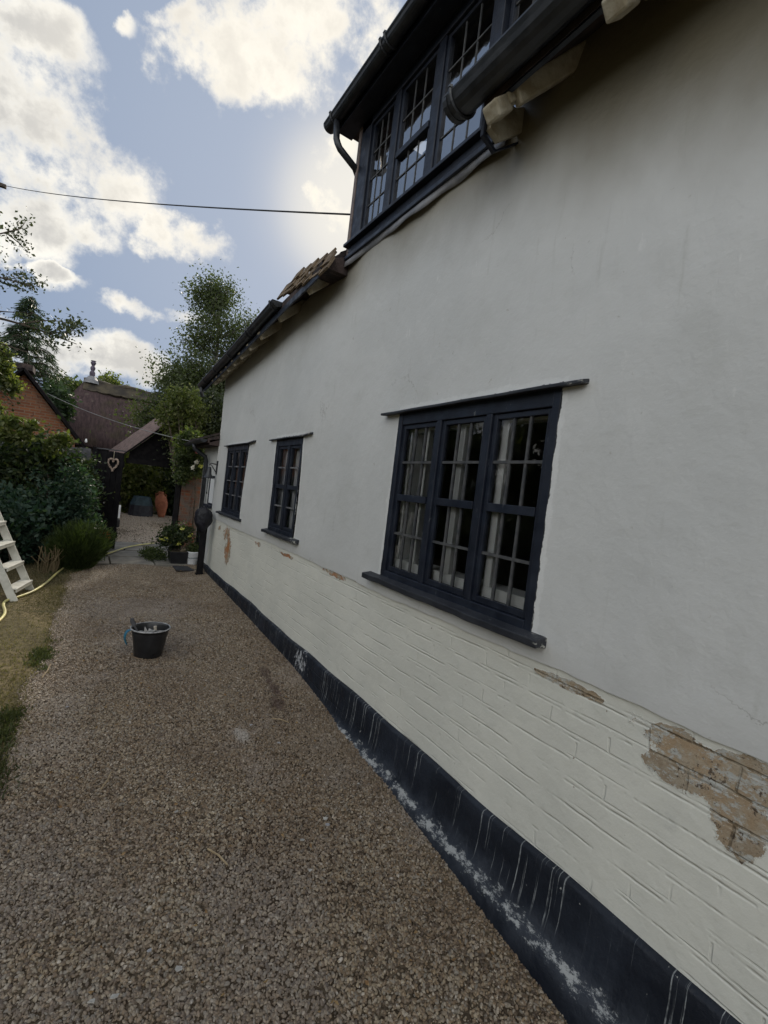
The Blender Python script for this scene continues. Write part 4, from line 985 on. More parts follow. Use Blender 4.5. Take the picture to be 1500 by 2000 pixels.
# ------------------------------------------------------------------ stepladder
lad = thing('stepladder', 'cream painted stepladder standing on the lawn at the left edge', 'stepladder', (-.6, 5.2, .31))
zt = 1.46; gl_ = .31
def fx(z, far=0): return -.455+.085*far-(z-gl_)*.42
sA, sB = 5.10, 5.50
for y, fr_ in ((sA, 0), (sB, 1)):
    yt = y+(.04 if y == sA else -.04)
    b_ = MB(); b_.beam((fx(gl_, fr_), y, gl_), (fx(zt, fr_), yt, zt), .020, .062, up=(1, 0, .2)); b_.build('side_rail', M_ladder, lad, bevel=.003)
    b_ = MB(); b_.beam((-1.50, y+(-.02 if y == sA else .02), gl_), (fx(zt, fr_)-.02, yt, zt-.03), .018, .035, up=(1, 0, .2)); b_.build('rear_leg', M_ladder, lad, bevel=.003)
RZ = math.atan2(-.085, .4)
for i in range(5):
    z = gl_+.115+i*.185; k_ = (z-gl_)/(zt-gl_)*.04; pv_ = (fx(z, .5), (sA+sB)/2)
    b_ = MB(); b_.box((fx(z, .5)-.035, sA+.004+k_, z-.010), (fx(z, .5)+.062, sB-.004-k_, z+.004), rz=RZ, piv=pv_); b_.box((fx(z, .5)+.050, sA+.006+k_, z-.032), (fx(z, .5)+.060, sB-.006-k_, z-.0095), rz=RZ, piv=pv_); b_.build('tread', M_ladder, lad, bevel=.002)
b_ = MB(); b_.box((fx(zt, .5)-.09, sA+.03, zt-.02), (fx(zt, .5)+.05, sB-.03, zt+.005), rz=RZ); b_.build('top_platform', M_ladder, lad, bevel=.003)
X0, X1 = fx(zt), fx(zt, 1)
b_ = MB(); b_.tube([(X0, sA+.05, zt), (X0-.03, sA+.055, zt+.10), (X0-.03, sA+.09, zt+.14), (X1-.03, sB-.09, zt+.14), (X1-.03, sB-.055, zt+.10), (X1, sB-.05, zt)], .011, 8); b_.build('hand_hoop', M_ladder, lad, smooth=True)
for z in (.62, .50):
    xr = -1.50+(z-gl_)/(zt-gl_)*(fx(zt)+1.48)
    b_ = MB(); b_.beam((xr, sA, z), (xr, sB, z), .012, .022); b_.build('cross_bar', M_ladder, lad)

# ------------------------------------------------------------------ hose
hp = [(-.75, 3.9), (-.60, 4.2), (-.50, 4.42), (-.47, 4.60), (-.475, 4.75), (-.51, 4.95), (-.50, 5.08), (-.43, 5.20), (-.34, 5.40), (-.26, 5.75), (-.20, 6.15), (-.13, 6.52), (-.05, 6.88), (.05, 7.08), (.20, 7.22), (.32, 7.36), (.46, 7.68), (.60, 7.98), (.78, 8.25), (1.02, 8.52)]
from mathutils import geometry as _g
def smoothc(P, n=6):
    P = [np.array(p, float) for p in P]; out_ = []
    for i in range(len(P)-1):
        p0, p1, p2, p3 = P[max(i-1, 0)], P[i], P[i+1], P[min(i+2, len(P)-1)]
        for t in np.linspace(0, 1, n, endpoint=False):
            out_.append(.5*((2*p1)+(-p0+p2)*t+(2*p0-5*p1+4*p2-p3)*t*t+(-p0+3*p1-3*p2+p3)*t**3))
    return out_+[P[-1]]
b_ = MB(); b_.tube([(p[0], p[1], gz(*p)+.026+(.022 if p[1] > 6.75 else 0)) for p in smoothc(hp)], .011, 8)
o = b_.build('garden_hose', M_hose, base=(-.47, 4.6, .3), smooth=True); tag(o, 'yellow garden hose snaking past the stepladder to the gateway', 'hose')

# ------------------------------------------------------------------ paint flakes
fg = np.random.default_rng(12)
spots = [(490, 1415), (345, 1585), (635, 1598), (640, 1610), (605, 1700), (180, 1955), (293, 1855), (350, 1890), (860, 1720), (130, 1380), (700, 1530), (225, 1945), (545, 1450), (590, 1640)]
for i, (px, py) in enumerate(spots):
    d = ray(px, py); t = (.16-1.6)/d[2]
    for _ in range(4): t = (gz(0, t*d[1])+.03-1.6)/d[2]
    p = EYE+d*t; s_ = fg.uniform(.006, .014)*(.5+.25*p[1]/1.5); b_ = MB(); n = 6; top = []
    for j in range(n): a = 2*math.pi*j/n; r = s_*fg.uniform(.5, 1.1); b_.v.append((p[0]+r*math.cos(a)*1.5, p[1]+r*math.sin(a), p[2]+fg.uniform(-.001, .003)))
    b_.f.append(tuple(range(n))); o = b_.build('paint_flake', simple('chalky flake', (.42, .41, .38), (.30, .29, .27), .9) if i % 3 else simple('grey flake', (.35, .35, .36), (.25, .25, .27), .8), base=tuple(p))
    md = o.modifiers.new('t', 'SOLIDIFY'); md.thickness = .004
    tag(o, 'small chalky flake of old paint lying on the gravel path', 'paint flake', 'paint flakes scattered over the gravel')

g = np.random.default_rng(77)
n = 420; ly = g.uniform(.5, 6.6, n)**1.0; lx = -.15+g.uniform(0, 1, n)**.8*1.45; lz = gzv(ly)+.022
lf = leaves('fallen_leaves', np.stack([lx, ly, lz], 1), .016, simple('withered leaves', (.16, .09, .04), (.28, .20, .10), .9, 40), seed=78, asp=.6, dirs=np.stack([np.cos(ly*50), np.sin(ly*50), np.zeros(n)], 1), jitter=.3, flat=.9); tag(lf, 'withered leaf fragments strewn over the gravel path', 'leaf litter', kind='stuff')
for (xa_, ya_, xb_, yb_) in [(.02, 1.18, .14, 1.27), (-.13, 3.35, -.10, 3.55), (1.10, 2.45, 1.02, 2.52), (.55, 1.62, .50, 1.72), (.16, 2.2, .2, 2.3)]:
    b_ = MB(); b_.tube([(xa_, ya_, gz(xa_, ya_)+.024), ((xa_+xb_)/2+.006, (ya_+yb_)/2, gz(xa_, ya_)+.030), (xb_, yb_, gz(xb_, yb_)+.024)], .0035, 5); o = b_.build('twig', M_dry, base=(xa_, ya_, gz(xa_, ya_))); tag(o, {.02: 'straw coloured twig lying on the gravel nearest the camera', -.13: 'dry twig at the lawn edge of the gravel beside the bucket', 1.10: 'dry twig on the gravel close to the black plinth', .55: 'bent dry twig in the middle of the foreground gravel', .16: 'small dry twig on the gravel left of the white dust'}[xa_], 'twig', 'dry twigs on the gravel')

# ------------------------------------------------------------------ gateway
gt = thing('garden_gate', 'open gate leaf of tall black vertical boards', 'gate', (.10, 8.05, .36))
hx, hy = .08, 8.05; ang = math.radians(-40); L = .43
for i in range(5):
    t0_, t1_ = L*i/5+.003, L*(i+1)/5-.003
    p0 = (hx+math.cos(ang)*t0_, hy+math.sin(ang)*t0_); p1 = (hx+math.cos(ang)*t1_, hy+math.sin(ang)*t1_)
    b_ = MB(); b_.beam(((p0[0]+p1[0])/2, (p0[1]+p1[1])/2, .40), ((p0[0]+p1[0])/2, (p0[1]+p1[1])/2, 1.83-.004*i), L/5-.007, .022, up=(math.sin(ang), -math.cos(ang), 0)); b_.build('board', M_blackwood, gt)
for z in (.60, 1.15, 1.65): b_ = MB(); b_.beam((hx+.02, hy+.02, z), (hx+math.cos(ang)*L+.015, hy+math.sin(ang)*L+.02, z), .02, .09); b_.build('ledge', M_blackwood, gt)
b_ = MB(); b_.beam((hx-.01, hy-.0, 1.845), (hx+math.cos(ang)*L+.01, hy+math.sin(ang)*L, 1.845), .05, .014); b_.build('capping', M_greywood, gt)
b_ = MB(); b_.tube([(hx+math.cos(ang)*.19, hy+math.sin(ang)*.19-.02, 1.06), (hx+math.cos(ang)*.19, hy+math.sin(ang)*.19-.04, 1.06)], .013, 8); b_.build('knob', M_steel, gt)
# heart
hc = (hx+math.cos(ang)*.27, hy+math.sin(ang)*.27-.035, 1.64)
hp_ = [(16*math.sin(t)**3/16*.082, (13*math.cos(t)-5*math.cos(2*t)-2*math.cos(3*t)-math.cos(4*t))/16*.098) for t in np.linspace(0, 2*math.pi, 49)]
b_ = MB()
for k_ in range(5):
    b_.tube([(hc[0]+a*math.cos(ang)*.95+.008*math.sin(9*i+k_*2), hc[1]+a*math.sin(ang)*.95-.004*k_+.006*math.cos(7*i+k_), hc[2]+c_+.007*math.sin(5*i+k_*1.7)) for i, (a, c_) in enumerate(hp_)], .0085, 6, False)
heart = thing('hanging_heart', 'woven twig heart hanging on the black gate', 'heart', hc)
b_.build('twig_ring', M_wicker, heart)
b_ = MB(); b_.tube([(hc[0], hc[1], hc[2]+.05), (hc[0]+.002, hc[1]+.01, hc[2]+.19)], .0035, 6); b_.build('cord', M_timber, heart)
b_ = MB(); b_.box((.02, 8.02, .30), (.09, 8.11, 1.86)); o = b_.build('gate_post', M_blackwood, base=(.05, 8.06, .30), bevel=.004); tag(o, 'black square gate post behind the open leaf', 'post')
b_ = MB(); b_.box((1.165, 7.86, .30), (1.235, 7.94, 1.95)); o = b_.build('gate_post', M_blackwood, base=(1.2, 7.9, .30), bevel=.004); tag(o, 'black square gate post beside the red brick wall', 'post')
fn = thing('board_fence', 'low weathered grey board fence left of the gate', 'fence', (-.6, 8.07, .34))
for i in range(9):
    b_ = MB(); b_.box((-1.36+i*.152, 8.05, .32), (-1.36+i*.152+.144, 8.07, 1.80+.012*((i*7) % 3))); b_.build('board', M_greywood, fn)
for z in (.65, 1.5): b_ = MB(); b_.box((-1.36, 8.072, z), (.02, 8.11, z+.08)); b_.build('rail', M_greywood, fn)
bw_ = thing('brick_garden_wall', 'old red brick wall between gate post and cottage extension', 'wall', (1.42, 7.95, .34))
b_ = MB(); b_.box((1.245, 7.88, .32), (1.60, 8.06, 1.74)); b_.box((1.245, 7.86, .32), (1.40, 8.08, 1.62)); b_.build('brickwork', M_oldbrick, bw_, bevel=.003)
b_ = MB(); b_.box((1.235, 7.84, 1.74), (1.62, 8.10, 1.775)); b_.build('coping', M_stone, bw_, bevel=.004)

# planters by the wall
pt = thing('planter', 'square black planter of yellow flowers beside the brick wall', 'planter', (1.17, 6.95, .37))
b_ = MB()
for a, c_, zl, zh in [(.10, .125, .365, .53)]:
    vs = [(1.15-a, 6.95-a, zl), (1.15+a, 6.95-a, zl), (1.15+a, 6.95+a, zl), (1.15-a, 6.95+a, zl), (1.15-c_, 6.95-c_, zh), (1.15+c_, 6.95-c_, zh), (1.15+c_, 6.95+c_, zh), (1.15-c_, 6.95+c_, zh)]
    b_.add(vs, [(0, 3, 2, 1), (4, 5, 6, 7), (0, 1, 5, 4), (1, 2, 6, 5), (2, 3, 7, 6), (3, 0, 4, 7)])
b_.box((1.15-.132, 6.95-.132, .52), (1.15+.132, 6.95+.132, .538)); b_.build('pot', M_plastic, pt, bevel=.004)
b_ = MB(); b_.box((1.15-.12, 6.83, .5385), (1.27, 7.07, .543)); b_.build('soil', M_earth, pt)
P0 = clumps((1.10, 6.98, .74), (.22, .20, .16), 2600, 50, .05, 21, .2, .5)
leaves('foliage', P0, .045, L_dark, pt, seed=21)
b_ = MB(); g = np.random.default_rng(4)
for _ in range(26): a = (1.13+g.uniform(-.05, .05), 6.95+g.uniform(-.05, .05), .54); e = (1.10+g.uniform(-.2, .2), 6.97+g.uniform(-.18, .18), g.uniform(.62, .9)); b_.tube([a, ((a[0]+e[0])/2, (a[1]+e[1])/2, (a[2]+e[2])/2+.04), e], .004, 4)
b_.build('stems', M_bark, pt)
fp = np.array([[.92, 6.85, .70], [.96, 6.80, .72], [1.14, 6.80, .87], [1.27, 6.84, .78], [1.12, 6.8, .66]])
for q_ in fp: leaves('flower', np.tile(q_, (16, 1))+g.normal(size=(16, 3))*.010, .028, P_yellow, pt, seed=5, asp=.8)
pb = thing('pot', 'white plastic bucket used as a plant pot by the black post', 'pot', (1.36, 6.86, .365))
b_ = MB(); b_.lathe([(.001, 0), (.058, 0), (.062, .005), (.078, .165), (.082, .168), (.082, .182), (.074, .182), (.070, .165), (.06, .15), (.001, .15)], (1.33, 6.86, .365), 24); b_.build('body', M_white, pb, smooth=True)
b_ = MB(); b_.lathe([(.0655, .055), (.0665, .056), (.0725, .105), (.0715, .106)], (1.33, 6.86, .365), 24); b_.build('band', simple('grey print', (.3, .32, .33), (.2, .22, .22), .6, 40), pb, smooth=True)
leaves('foliage', clumps((1.33, 6.86, .60), (.07, .07, .06), 420, 16, .03, 22, .2, .53), .035, L_mid, pb, seed=22)
b_ = MB(); b_.box((1.06, 6.42, .352), (1.40, 6.72, .364)); o = b_.build('door_mat', M_mat, base=(1.22, 6.57, .352)); tag(o, 'dark rubber mat on the ground by the black post', 'mat')
o = leaves('creeping_plant', clumps((.88, 7.4, .40), (.16, .45, .07), 2600, 40, .05, 23, .1, .38), .035, L_mid, base=(.9, 7.4, .37), seed=23, asp=.4); tag(o, 'low green plant spilling onto the paving left of the planter', 'plant')

# ------------------------------------------------------------------ plants
def stems(base, c, r, n, rad, parent, m, seed, name='stems'):
    g = np.random.default_rng(seed); b_ = MB()
    for _ in range(n):
        q = g.normal(size=3); q /= np.linalg.norm(q); q[2] = abs(q[2]); e = np.array(c)+q*np.array(r)*g.uniform(.5, .95)
        a = np.array(base)+g.normal(size=3)*(.06, .06, 0)*2; mid = (a+e)/2+g.normal(size=3)*.06
        b_.tube([a, mid, e], [rad, rad*.7, rad*.3], 5)
    return b_.build(name, m, parent)
def shrub(name, label, cat, base, c, r, n, k, cr, leafsize, m, seed, shell=.55, ns=14, rad=.015, asp=.55, group=None, zmin=None):
    t = thing(name, label, cat, base, group)
    stems(base, c, r, ns, rad, t, M_bark, seed)
    leaves('foliage', clumps(c, r, n, k, cr, seed, shell, zmin if zmin is not None else base[2]), leafsize, m, t, seed=seed, asp=asp)
    return t
shrub('ivy_hedge', 'tall dark ivy covered hedge in front of the brick gable', 'hedge', (-1.0, 7.35, .35), (-.95, 7.35, 1.18), (1.0, .38, .74), 30000, 240, .10, .062, L_dark, 31, .5)
t = shrub('ivy_hedge', 'paler ivy hedge top spreading below the grey fence at the gate', 'hedge', (-.25, 7.5, .35), (-.22, 7.5, 1.05), (.36, .30, .70), 11000, 110, .08, .055, L_dark, 32, .4)
shrub('broad_shrub', 'blue green leafy shrub between ivy hedge and feathery plant', 'shrub', (-.25, 6.95, .35), (-.26, 6.95, .98), (.36, .28, .60), 12000, 110, .075, .05, L_blue, 33, .4, asp=.5)
shrub('broad_shrub', 'dark shrub behind the stepladder at the foot of the hedge', 'shrub', (-.85, 6.6, .34), (-.85, 6.7, .75), (.55, .30, .45), 12000, 90, .09, .07, L_blue, 34, .4)
# yellow green sprigs on the hedge top
o = leaves('bramble_sprays', np.concatenate([clumps(ypix(px, py, 6.9), (.12, .08, .05), 260, 10, .035, 300+i, .1) for i, (px, py) in enumerate([(20, 822), (60, 832), (115, 858), (40, 856), (10, 848), (100, 875)])]), .06, L_yellow, base=tuple(ypix(60, 835, 6.9)), seed=35); tag(o, 'yellowing bramble sprays sprawled over the ivy hedge top', 'bramble')
# feathery plant
fe = thing('feathery_plant', 'bushy bright green feathery plant at the lawn corner', 'plant', (-.02, 6.45, .34))
g = np.random.default_rng(41); n = 16000
az_ = g.uniform(0, 2*math.pi, n); rr_ = np.sqrt(g.uniform(0, 1, n)); hh = g.uniform(.02, 1, n)
hh *= (.82+.18*np.sin(az_*3+1)*rr_+.12*np.sin(az_*7)); P = np.stack([-.03+np.cos(az_)*rr_*(.12+.24*hh**.8), 6.5+np.sin(az_)*rr_*(.12+.22*hh**.8), .34+hh*.58*(1.02-.45*rr_**2)], 1)
D = np.stack([np.cos(az_)*rr_*.9, np.sin(az_)*rr_*.9, np.full(n, 1.0)], 1); leaves('fronds', P, .085, L_feather, fe, seed=41, asp=.10, dirs=D, jitter=.28)
b_ = MB()
for _ in range(60): a = g.uniform(0, 6.28); r = g.uniform(.1, .3); b_.tube([(-.03+.1*math.cos(a), 6.5+.1*math.sin(a), .34), (-.03+.2*math.cos(a)*r*3, 6.5+.2*math.sin(a)*r*3, .6), (-.03+math.cos(a)*r, 6.5+math.sin(a)*r, .86)], .003, 4)
b_.build('stems', L_feather, fe)
ds = thing('dry_stems', 'clump of pale dry stalks in front of the feathery plant', 'plant', (-.30, 6.30, .335)); b_ = MB()
for _ in range(30): x, y = -.30+g.uniform(-.08, .10), 6.25+g.uniform(-.06, .06); b_.tube([(x, y, .33), (x+g.uniform(-.03, .03), y, .45), (x+g.uniform(-.08, .08), y+g.uniform(-.05, .05), g.uniform(.5, .66))], .0045, 4)
b_.build('stalks', L_dry, ds)
fl_ = thing('orange_flower', 'orange flower head beside the foot of the gate', 'flower', (.28, 7.05, .35)); b_ = MB(); c_ = ypix(206, 1046, 6.9); b_.tube([(.27, 6.95, .35), tuple(c_)], .005, 5); b_.build('stalk', L_feather, fl_); leaves('petals', np.tile(c_, (60, 1))+g.normal(size=(60, 3))*.02, .045, P_orange, fl_, seed=8, asp=.7)
# climbing rose over the wall
cr_ = thing('climbing_rose', 'climbing rose with pink and cream blooms over the brick wall', 'rose', (1.45, 7.8, .36))
Pq = np.concatenate([clumps((1.38, 7.75, 1.83), (.26, .18, .26), 5200, 60, .055, 51, .2), clumps((1.30, 7.9, 2.15), (.15, .12, .16), 1800, 22, .05, 52, .2), clumps((1.22, 7.7, 1.6), (.12, .08, .14), 900, 14, .04, 53, .2)])
leaves('foliage', Pq, .05, L_mid, cr_, seed=51)
b_ = MB()
for _ in range(14): e = (1.38+g.uniform(-.22, .2), 7.75+g.uniform(-.1, .1), 1.7+g.uniform(-.1, .4)); b_.tube([(1.47, 7.83, .36), (1.45, 7.80, 1.2), (1.42, 7.78, 1.6), e], [.012, .01, .008, .003], 5)
b_.build('stems', M_bark, cr_)
for nm, m_, pp in (('pink_bloom', P_pink, (385, 882)), ('cream_bloom', P_cream, (384, 902)), ('cream_bloom', P_cream, (377, 912)), ('yellow_bloom', P_yellow, (392, 910))):
    c_ = ypix(*pp, 7.55); leaves('bloom', np.tile(c_, (40, 1))+g.normal(size=(40, 3))*.011, .028, m_, cr_, seed=9, asp=.8)['label'] = nm.replace('_', ' ')

# ------------------------------------------------------------------ beyond the gate
bn = thing('compost_bin', 'squat blue green plastic bin against the far hedge', 'bin', (1.28, 13.9, .37))
b_ = MB(); pr = [(.001, 0), (.29, 0), (.30, .03), (.285, .30), (.28, .31), (.275, .33), (.21, .52), (.20, .53), (.001, .54)]; b_.lathe(pr[:4], (1.26, 13.95, .37), 14, 1, .9); b_.build('body', simple('dark plastic', (.03, .035, .045), (.02, .02, .03), .5), bn)
b_ = MB(); b_.lathe(pr[3:], (1.26, 13.95, .37), 14, 1, .9); b_.build('lid', M_bin, bn)
b_ = MB(); b_.lathe([(.001, 0), (.07, 0), (.095, .08), (.155, .30), (.165, .42), (.13, .56), (.065, .63), (.055, .67), (.075, .70), (.06, .705), (.04, .66), (.001, .6)], (1.78, 13.95, .37), 24, lean=(-.10, 0))
ur = thing('terracotta_urn', 'tall leaning terracotta urn beside the compost bin', 'urn', (1.78, 13.95, .37)); b_.build('body', M_terra, ur, smooth=True)
for s_ in (-1, 1): b_ = MB(); b_.tube([(1.715+s_*.055, 13.95, 1.03), (1.715+s_*.13, 13.95, 1.0), (1.72+s_*.13, 13.95, .92), (1.72+s_*.12, 13.95, .87)], .014, 6); b_.build('handle', M_terra, ur, smooth=True)
shrub('laurel_hedge', 'bright yellow green hedge behind the bin and urn', 'hedge', (1.0, 14.6, .36), (1.0, 14.7, 1.15), (.95, .30, .95), 9000, 110, .12, .12, L_yellow, 61, .5)
shrub('laurel_hedge', 'dark hedge right of the urn', 'hedge', (2.6, 14.7, .36), (2.7, 14.8, 1.0), (.95, .35, 1.0), 12000, 120, .12, .12, L_dark, 62, .5)
# car behind the gate leaf (tail towards us)
car = thing('parked_car', 'dark blue car parked behind the open gate leaf', 'car', (-.15, 10.4, .37))
cx0, cx1, cy0, cy1 = -.80, .50, 9.25, 12.4
b_ = MB(); prof = [(cy0+.05, .55), (cy0, .70), (cy0+.02, .95), (cy0+.14, 1.02), (cy1-.75, 1.02), (cy1-.1, .92), (cy1, .75), (cy1-.03, .52), (cy1-.5, .48), (cy0+.4, .48)]
b_.prism(prof, cx0, cx1, 0); b_.build('body', M_bluecar, car, bevel=.06, smooth=True)
b_ = MB(); b_.prism([(cy0+.18, 1.02), (cy0+.42, 1.42), (cy0+.6, 1.47), (cy1-1.45, 1.45), (cy1-.85, 1.02)], cx0+.09, cx1-.09, 0); b_.build('cabin', M_glass if False else simple('dark car glass', (.015, .018, .022), (.01, .01, .012), .1, 3, .8, 0, .001), car, bevel=.04)
for x in (cx0+.02, cx1-.15):
    for y in (cy0+.65, cy1-.65):
        b_ = MB(); k0 = 20; ring = [(y+.24*math.cos(2*math.pi*j/k0), .60+.24*math.sin(2*math.pi*j/k0)) for j in range(k0)]; b_.prism(ring, x, x+.14, 0); wh = b_.build('wheel', M_rubber, car, bevel=.012)
        b_ = MB(); ring = [(y+.15*math.cos(2*math.pi*j/k0), .60+.15*math.sin(2*math.pi*j/k0)) for j in range(k0)]; b_.prism(ring, x-.004, x+.144, 0); b_.build('rim', M_steel, wh)
for x in (cx0+.03, cx1-.12): b_ = MB(); b_.box((x, cy0-.012, .80), (x+.10, cy0+.05, .93)); b_.build('tail_light', simple('red lens', (.35, .02, .02), (.25, .01, .01), .2), car, bevel=.006)
b_ = MB(); b_.box((cx0+.02, cy0-.05, .56), (cx1+.03, cy0+.08, .70)); b_.build('bumper', M_plastic, car, bevel=.02)
b_ = MB(); b_.box((cx1-.10, cy0-.062, .72), (cx1+.02, cy0-.03, .95)); o = b_.build('white_panel', M_white, car, bevel=.006); o['label'] = 'white corner panel at the tail'

# garage with dark gable
ga = thing('open_garage', 'open fronted black timber garage with tiled gable roof beyond the gate', 'garage', (1.6, 12.6, .36))
def roofpl(mb, p0, p1, p2, p3, th=.05):
    mb.add([p0, p1, p2, p3]+[(p[0], p[1], p[2]-th) for p in (p0, p1, p2, p3)], [(0, 1, 2, 3), (7, 6, 5, 4), (0, 4, 5, 1), (1, 5, 6, 2), (2, 6, 7, 3), (3, 7, 4, 0)])
b_ = MB(); A, Bp, Cc = (.62, 1.93), (1.95, 3.32), (3.30, 1.93); y0, y1, sk = 12.0, 13.5, -.30
roofpl(b_, (A[0], y0, A[1]), (Bp[0], y0, Bp[1]), (Bp[0]+sk, y1, Bp[1]), (A[0]+sk, y1, A[1])); roofpl(b_, (Bp[0], y0, Bp[1]), (Cc[0], y0, Cc[1]), (Cc[0]+sk, y1, Cc[1]), (Bp[0]+sk, y1, Bp[1]))
M_rt = simple('brown ridge tiles', (.22, .15, .13), (.12, .085, .075), .85, 9); b_.build('roof', M_rt, ga)
b_ = MB(); b_.beam((A[0]-.02, y0-.02, A[1]-.05), (Bp[0], y0-.02, Bp[1]-.05), .03, .09, up=(0, 1, 0)); b_.build('bargeboard', M_blackwood, ga)
b_ = MB(); b_.beam((Bp[0], y0-.02, Bp[1]-.05), (Cc[0]+.02, y0-.02, Cc[1]-.05), .03, .09, up=(0, 1, 0)); b_.build('bargeboard', M_blackwood, ga)
b_ = MB(); b_.prism([(.74, 1.80), (3.15, 1.80), (3.15, 2.0), (1.95, 3.20), (.74, 1.98)], 12.1, 12.15, 1); b_.build('gable_boarding', M_blackwood, ga)
b_ = MB(); b_.box((.70, 12.05, 1.73), (3.2, 12.22, 1.84)); b_.build('beam', M_blackwood, ga)
for x, y in ((3.05, 12.1), (.45, 13.3), (2.8, 13.3)): b_ = MB(); b_.box((x, y, .34), (x+.12, y+.12, 1.95)); b_.build('post', M_blackwood, ga)
b_ = MB(); b_.box((2.05, 12.3, .34), (3.05, 12.35, 1.75)); b_.build('side_boarding', M_blackwood, ga)

# brick gable building left
bh = thing('brick_outbuilding', 'orange brick gable building with dark bargeboard behind the ivy hedge', 'building', (-1.6, 12.6, .36))
ap = ypix(48, 712, 12.0); er_ = ypix(168, 868, 12.0); xa, za, xe_, ze = ap[0], ap[2]-.12, er_[0]-.08, er_[2]
hw = xe_-xa; xl = xa-hw
b_ = MB(); b_.prism([(xl+.06, .3), (xe_-.12, .3), (xe_-.12, ze+.08), (xa, za-.06), (xl+.06, ze+.08)], 12.1, 12.35, 1); b_.build('gable_wall', M_redbrick, bh)
b_ = MB(); b_.box((xe_-.37, 12.35, .3), (xe_-.12, 16, ze)); b_.box((xl+.06, 12.35, .3), (xl+.3, 16, ze)); b_.build('side_wall', M_redbrick_y, bh)
b_ = MB(); roofpl(b_, (xe_+.10, 11.98, ze-.06), (xe_+.1, 16.1, ze-.06), (xa, 16.1, za+.09), (xa, 11.98, za+.09), .10); roofpl(b_, (xa, 11.98, za+.09), (xa, 16.1, za+.09), (xl-.1, 16.1, ze-.06), (xl-.1, 11.98, ze-.06), .10); b_.build('roof', M_oldtile, bh)
b_ = MB(); b_.beam((xe_+.12, 11.96, ze-.12), (xa, 11.96, za+.03), .045, .15, up=(0, 1, 0)); b_.beam((xl-.12, 11.96, ze-.12), (xa, 11.96, za+.03), .045, .15, up=(0, 1, 0)); b_.build('bargeboard', M_blackwood, bh)
b_ = MB(); b_.box((xa-.14, 11.99, za+.02), (xa+.14, 12.5, za+.14)); b_.build('ridge_cap', M_oldtile, bh)
b_ = MB(); c_ = ypix(168, 862, 11.9); b_.lathe([(.001, -.03), (.022, -.02), (.025, 0), (.015, .05), (.001, .06)], tuple(c_), 10); b_.build('insulator', M_white, bh, smooth=True)

# thatched house
th = thing('thatched_house', 'old dark thatched house beyond the garage', 'house', (1.8, 21, .36))
L0, L1 = ypix(140, 752, 20), ypix(300, 768, 20)
rz_ = 4.50; b_ = MB(); nu, nv = 40, 18
def thp(u, v):
    # u along, v from eave(0) to ridge(1)
    x0e, x1e = -1.3, 6.0; x0r, x1r = -.42, 5.2
    x = (x0e+(x1e-x0e)*u)*(1-v)+(x0r+(x1r-x0r)*u)*v
    y = 18.2+(20-18.2)*v; z = 2.35+(rz_-2.35)*(v**.93)+.05*math.sin(u*9+v*3)+.03*math.sin(u*23)+(.06*math.sin(v*math.pi))
    return (x, y, z)
for i in range(nu+1):
    for j in range(nv+1): b_.v.append(thp(i/nu, j/nv))
for i in range(nu):
    for j in range(nv): a = i*(nv+1)+j; b_.f.append((a, a+nv+1, a+nv+2, a+1))
k0 = len(b_.v)
for i in range(nu+1):
    p = thp(i/nu, 0); b_.v += [(p[0], p[1]+.05, p[2]-.22), (p[0], 21.8, p[2]-.1)]
for i in range(nu):
    a = i*(nv+1); b_.f.append((k0+2*i, k0+2*i+2, a+nv+1, a)); b_.f.append((i*(nv+1)+nv, (i+1)*(nv+1)+nv, k0+2*i+3, k0+2*i+1))
for i in (0, nu): b_.f.append(tuple(i*(nv+1)+j for j in range(nv+1))+(k0+2*i+1, k0+2*i))
b_.build('thatch', M_thatch, th, smooth=True)
b_ = MB(); nr = 30
rg = [(thp(i/nr, 1)[0], 19.98, rz_+.04+.04*math.sin(i)) for i in range(nr+1)]; b_.tube(rg, [.10+.02*math.sin(i*2.1) for i in range(nr+1)], 8)
for i in range(nr*2):
    x = rg[0][0]+(rg[-1][0]-rg[0][0])*(i+.5)/(nr*2); zl = .40+.03*abs(math.sin(i*math.pi/4)); b_.beam((x, 19.97, rz_+.08), (x, 19.97-zl*.8, rz_+.02-zl*.98+.05), .105, .07, up=(0, -.7, .7))
b_.build('thatch_ridge', simple('mossy ridge thatch', (.085, .07, .045), (.035, .03, .026), .95, 2), th)
b_ = MB(); b_.box((-1.1, 18.5, .34), (5.7, 21.6, 2.45)); b_.build('wall', simple('dark render', (.14, .12, .10), (.09, .08, .07), .9), th)  # wall render in dark browns
c_ = ypix(179, 744, 19.95); b_ = MB(); b_.lathe([(.26, -.1), (.22, .02), (.15, .10), (.11, .16), (.001, .17)], tuple(c_), 12); b_.build('lead_cap', M_lead, th)
b_ = MB(); b_.lathe([(.06, 0), (.085, .08), (.09, .18), (.05, .24), (.075, .29), (.08, .36), (.045, .41), (.05, .44), (.075, .48), (.09, .54), (.06, .57), (.09, .60), (.001, .57)], tuple(c_+np.array([0, 0, .12])), 10); b_.build('finial', simple('finial', (.12, .10, .14), (.07, .06, .08), .8), th, smooth=True)

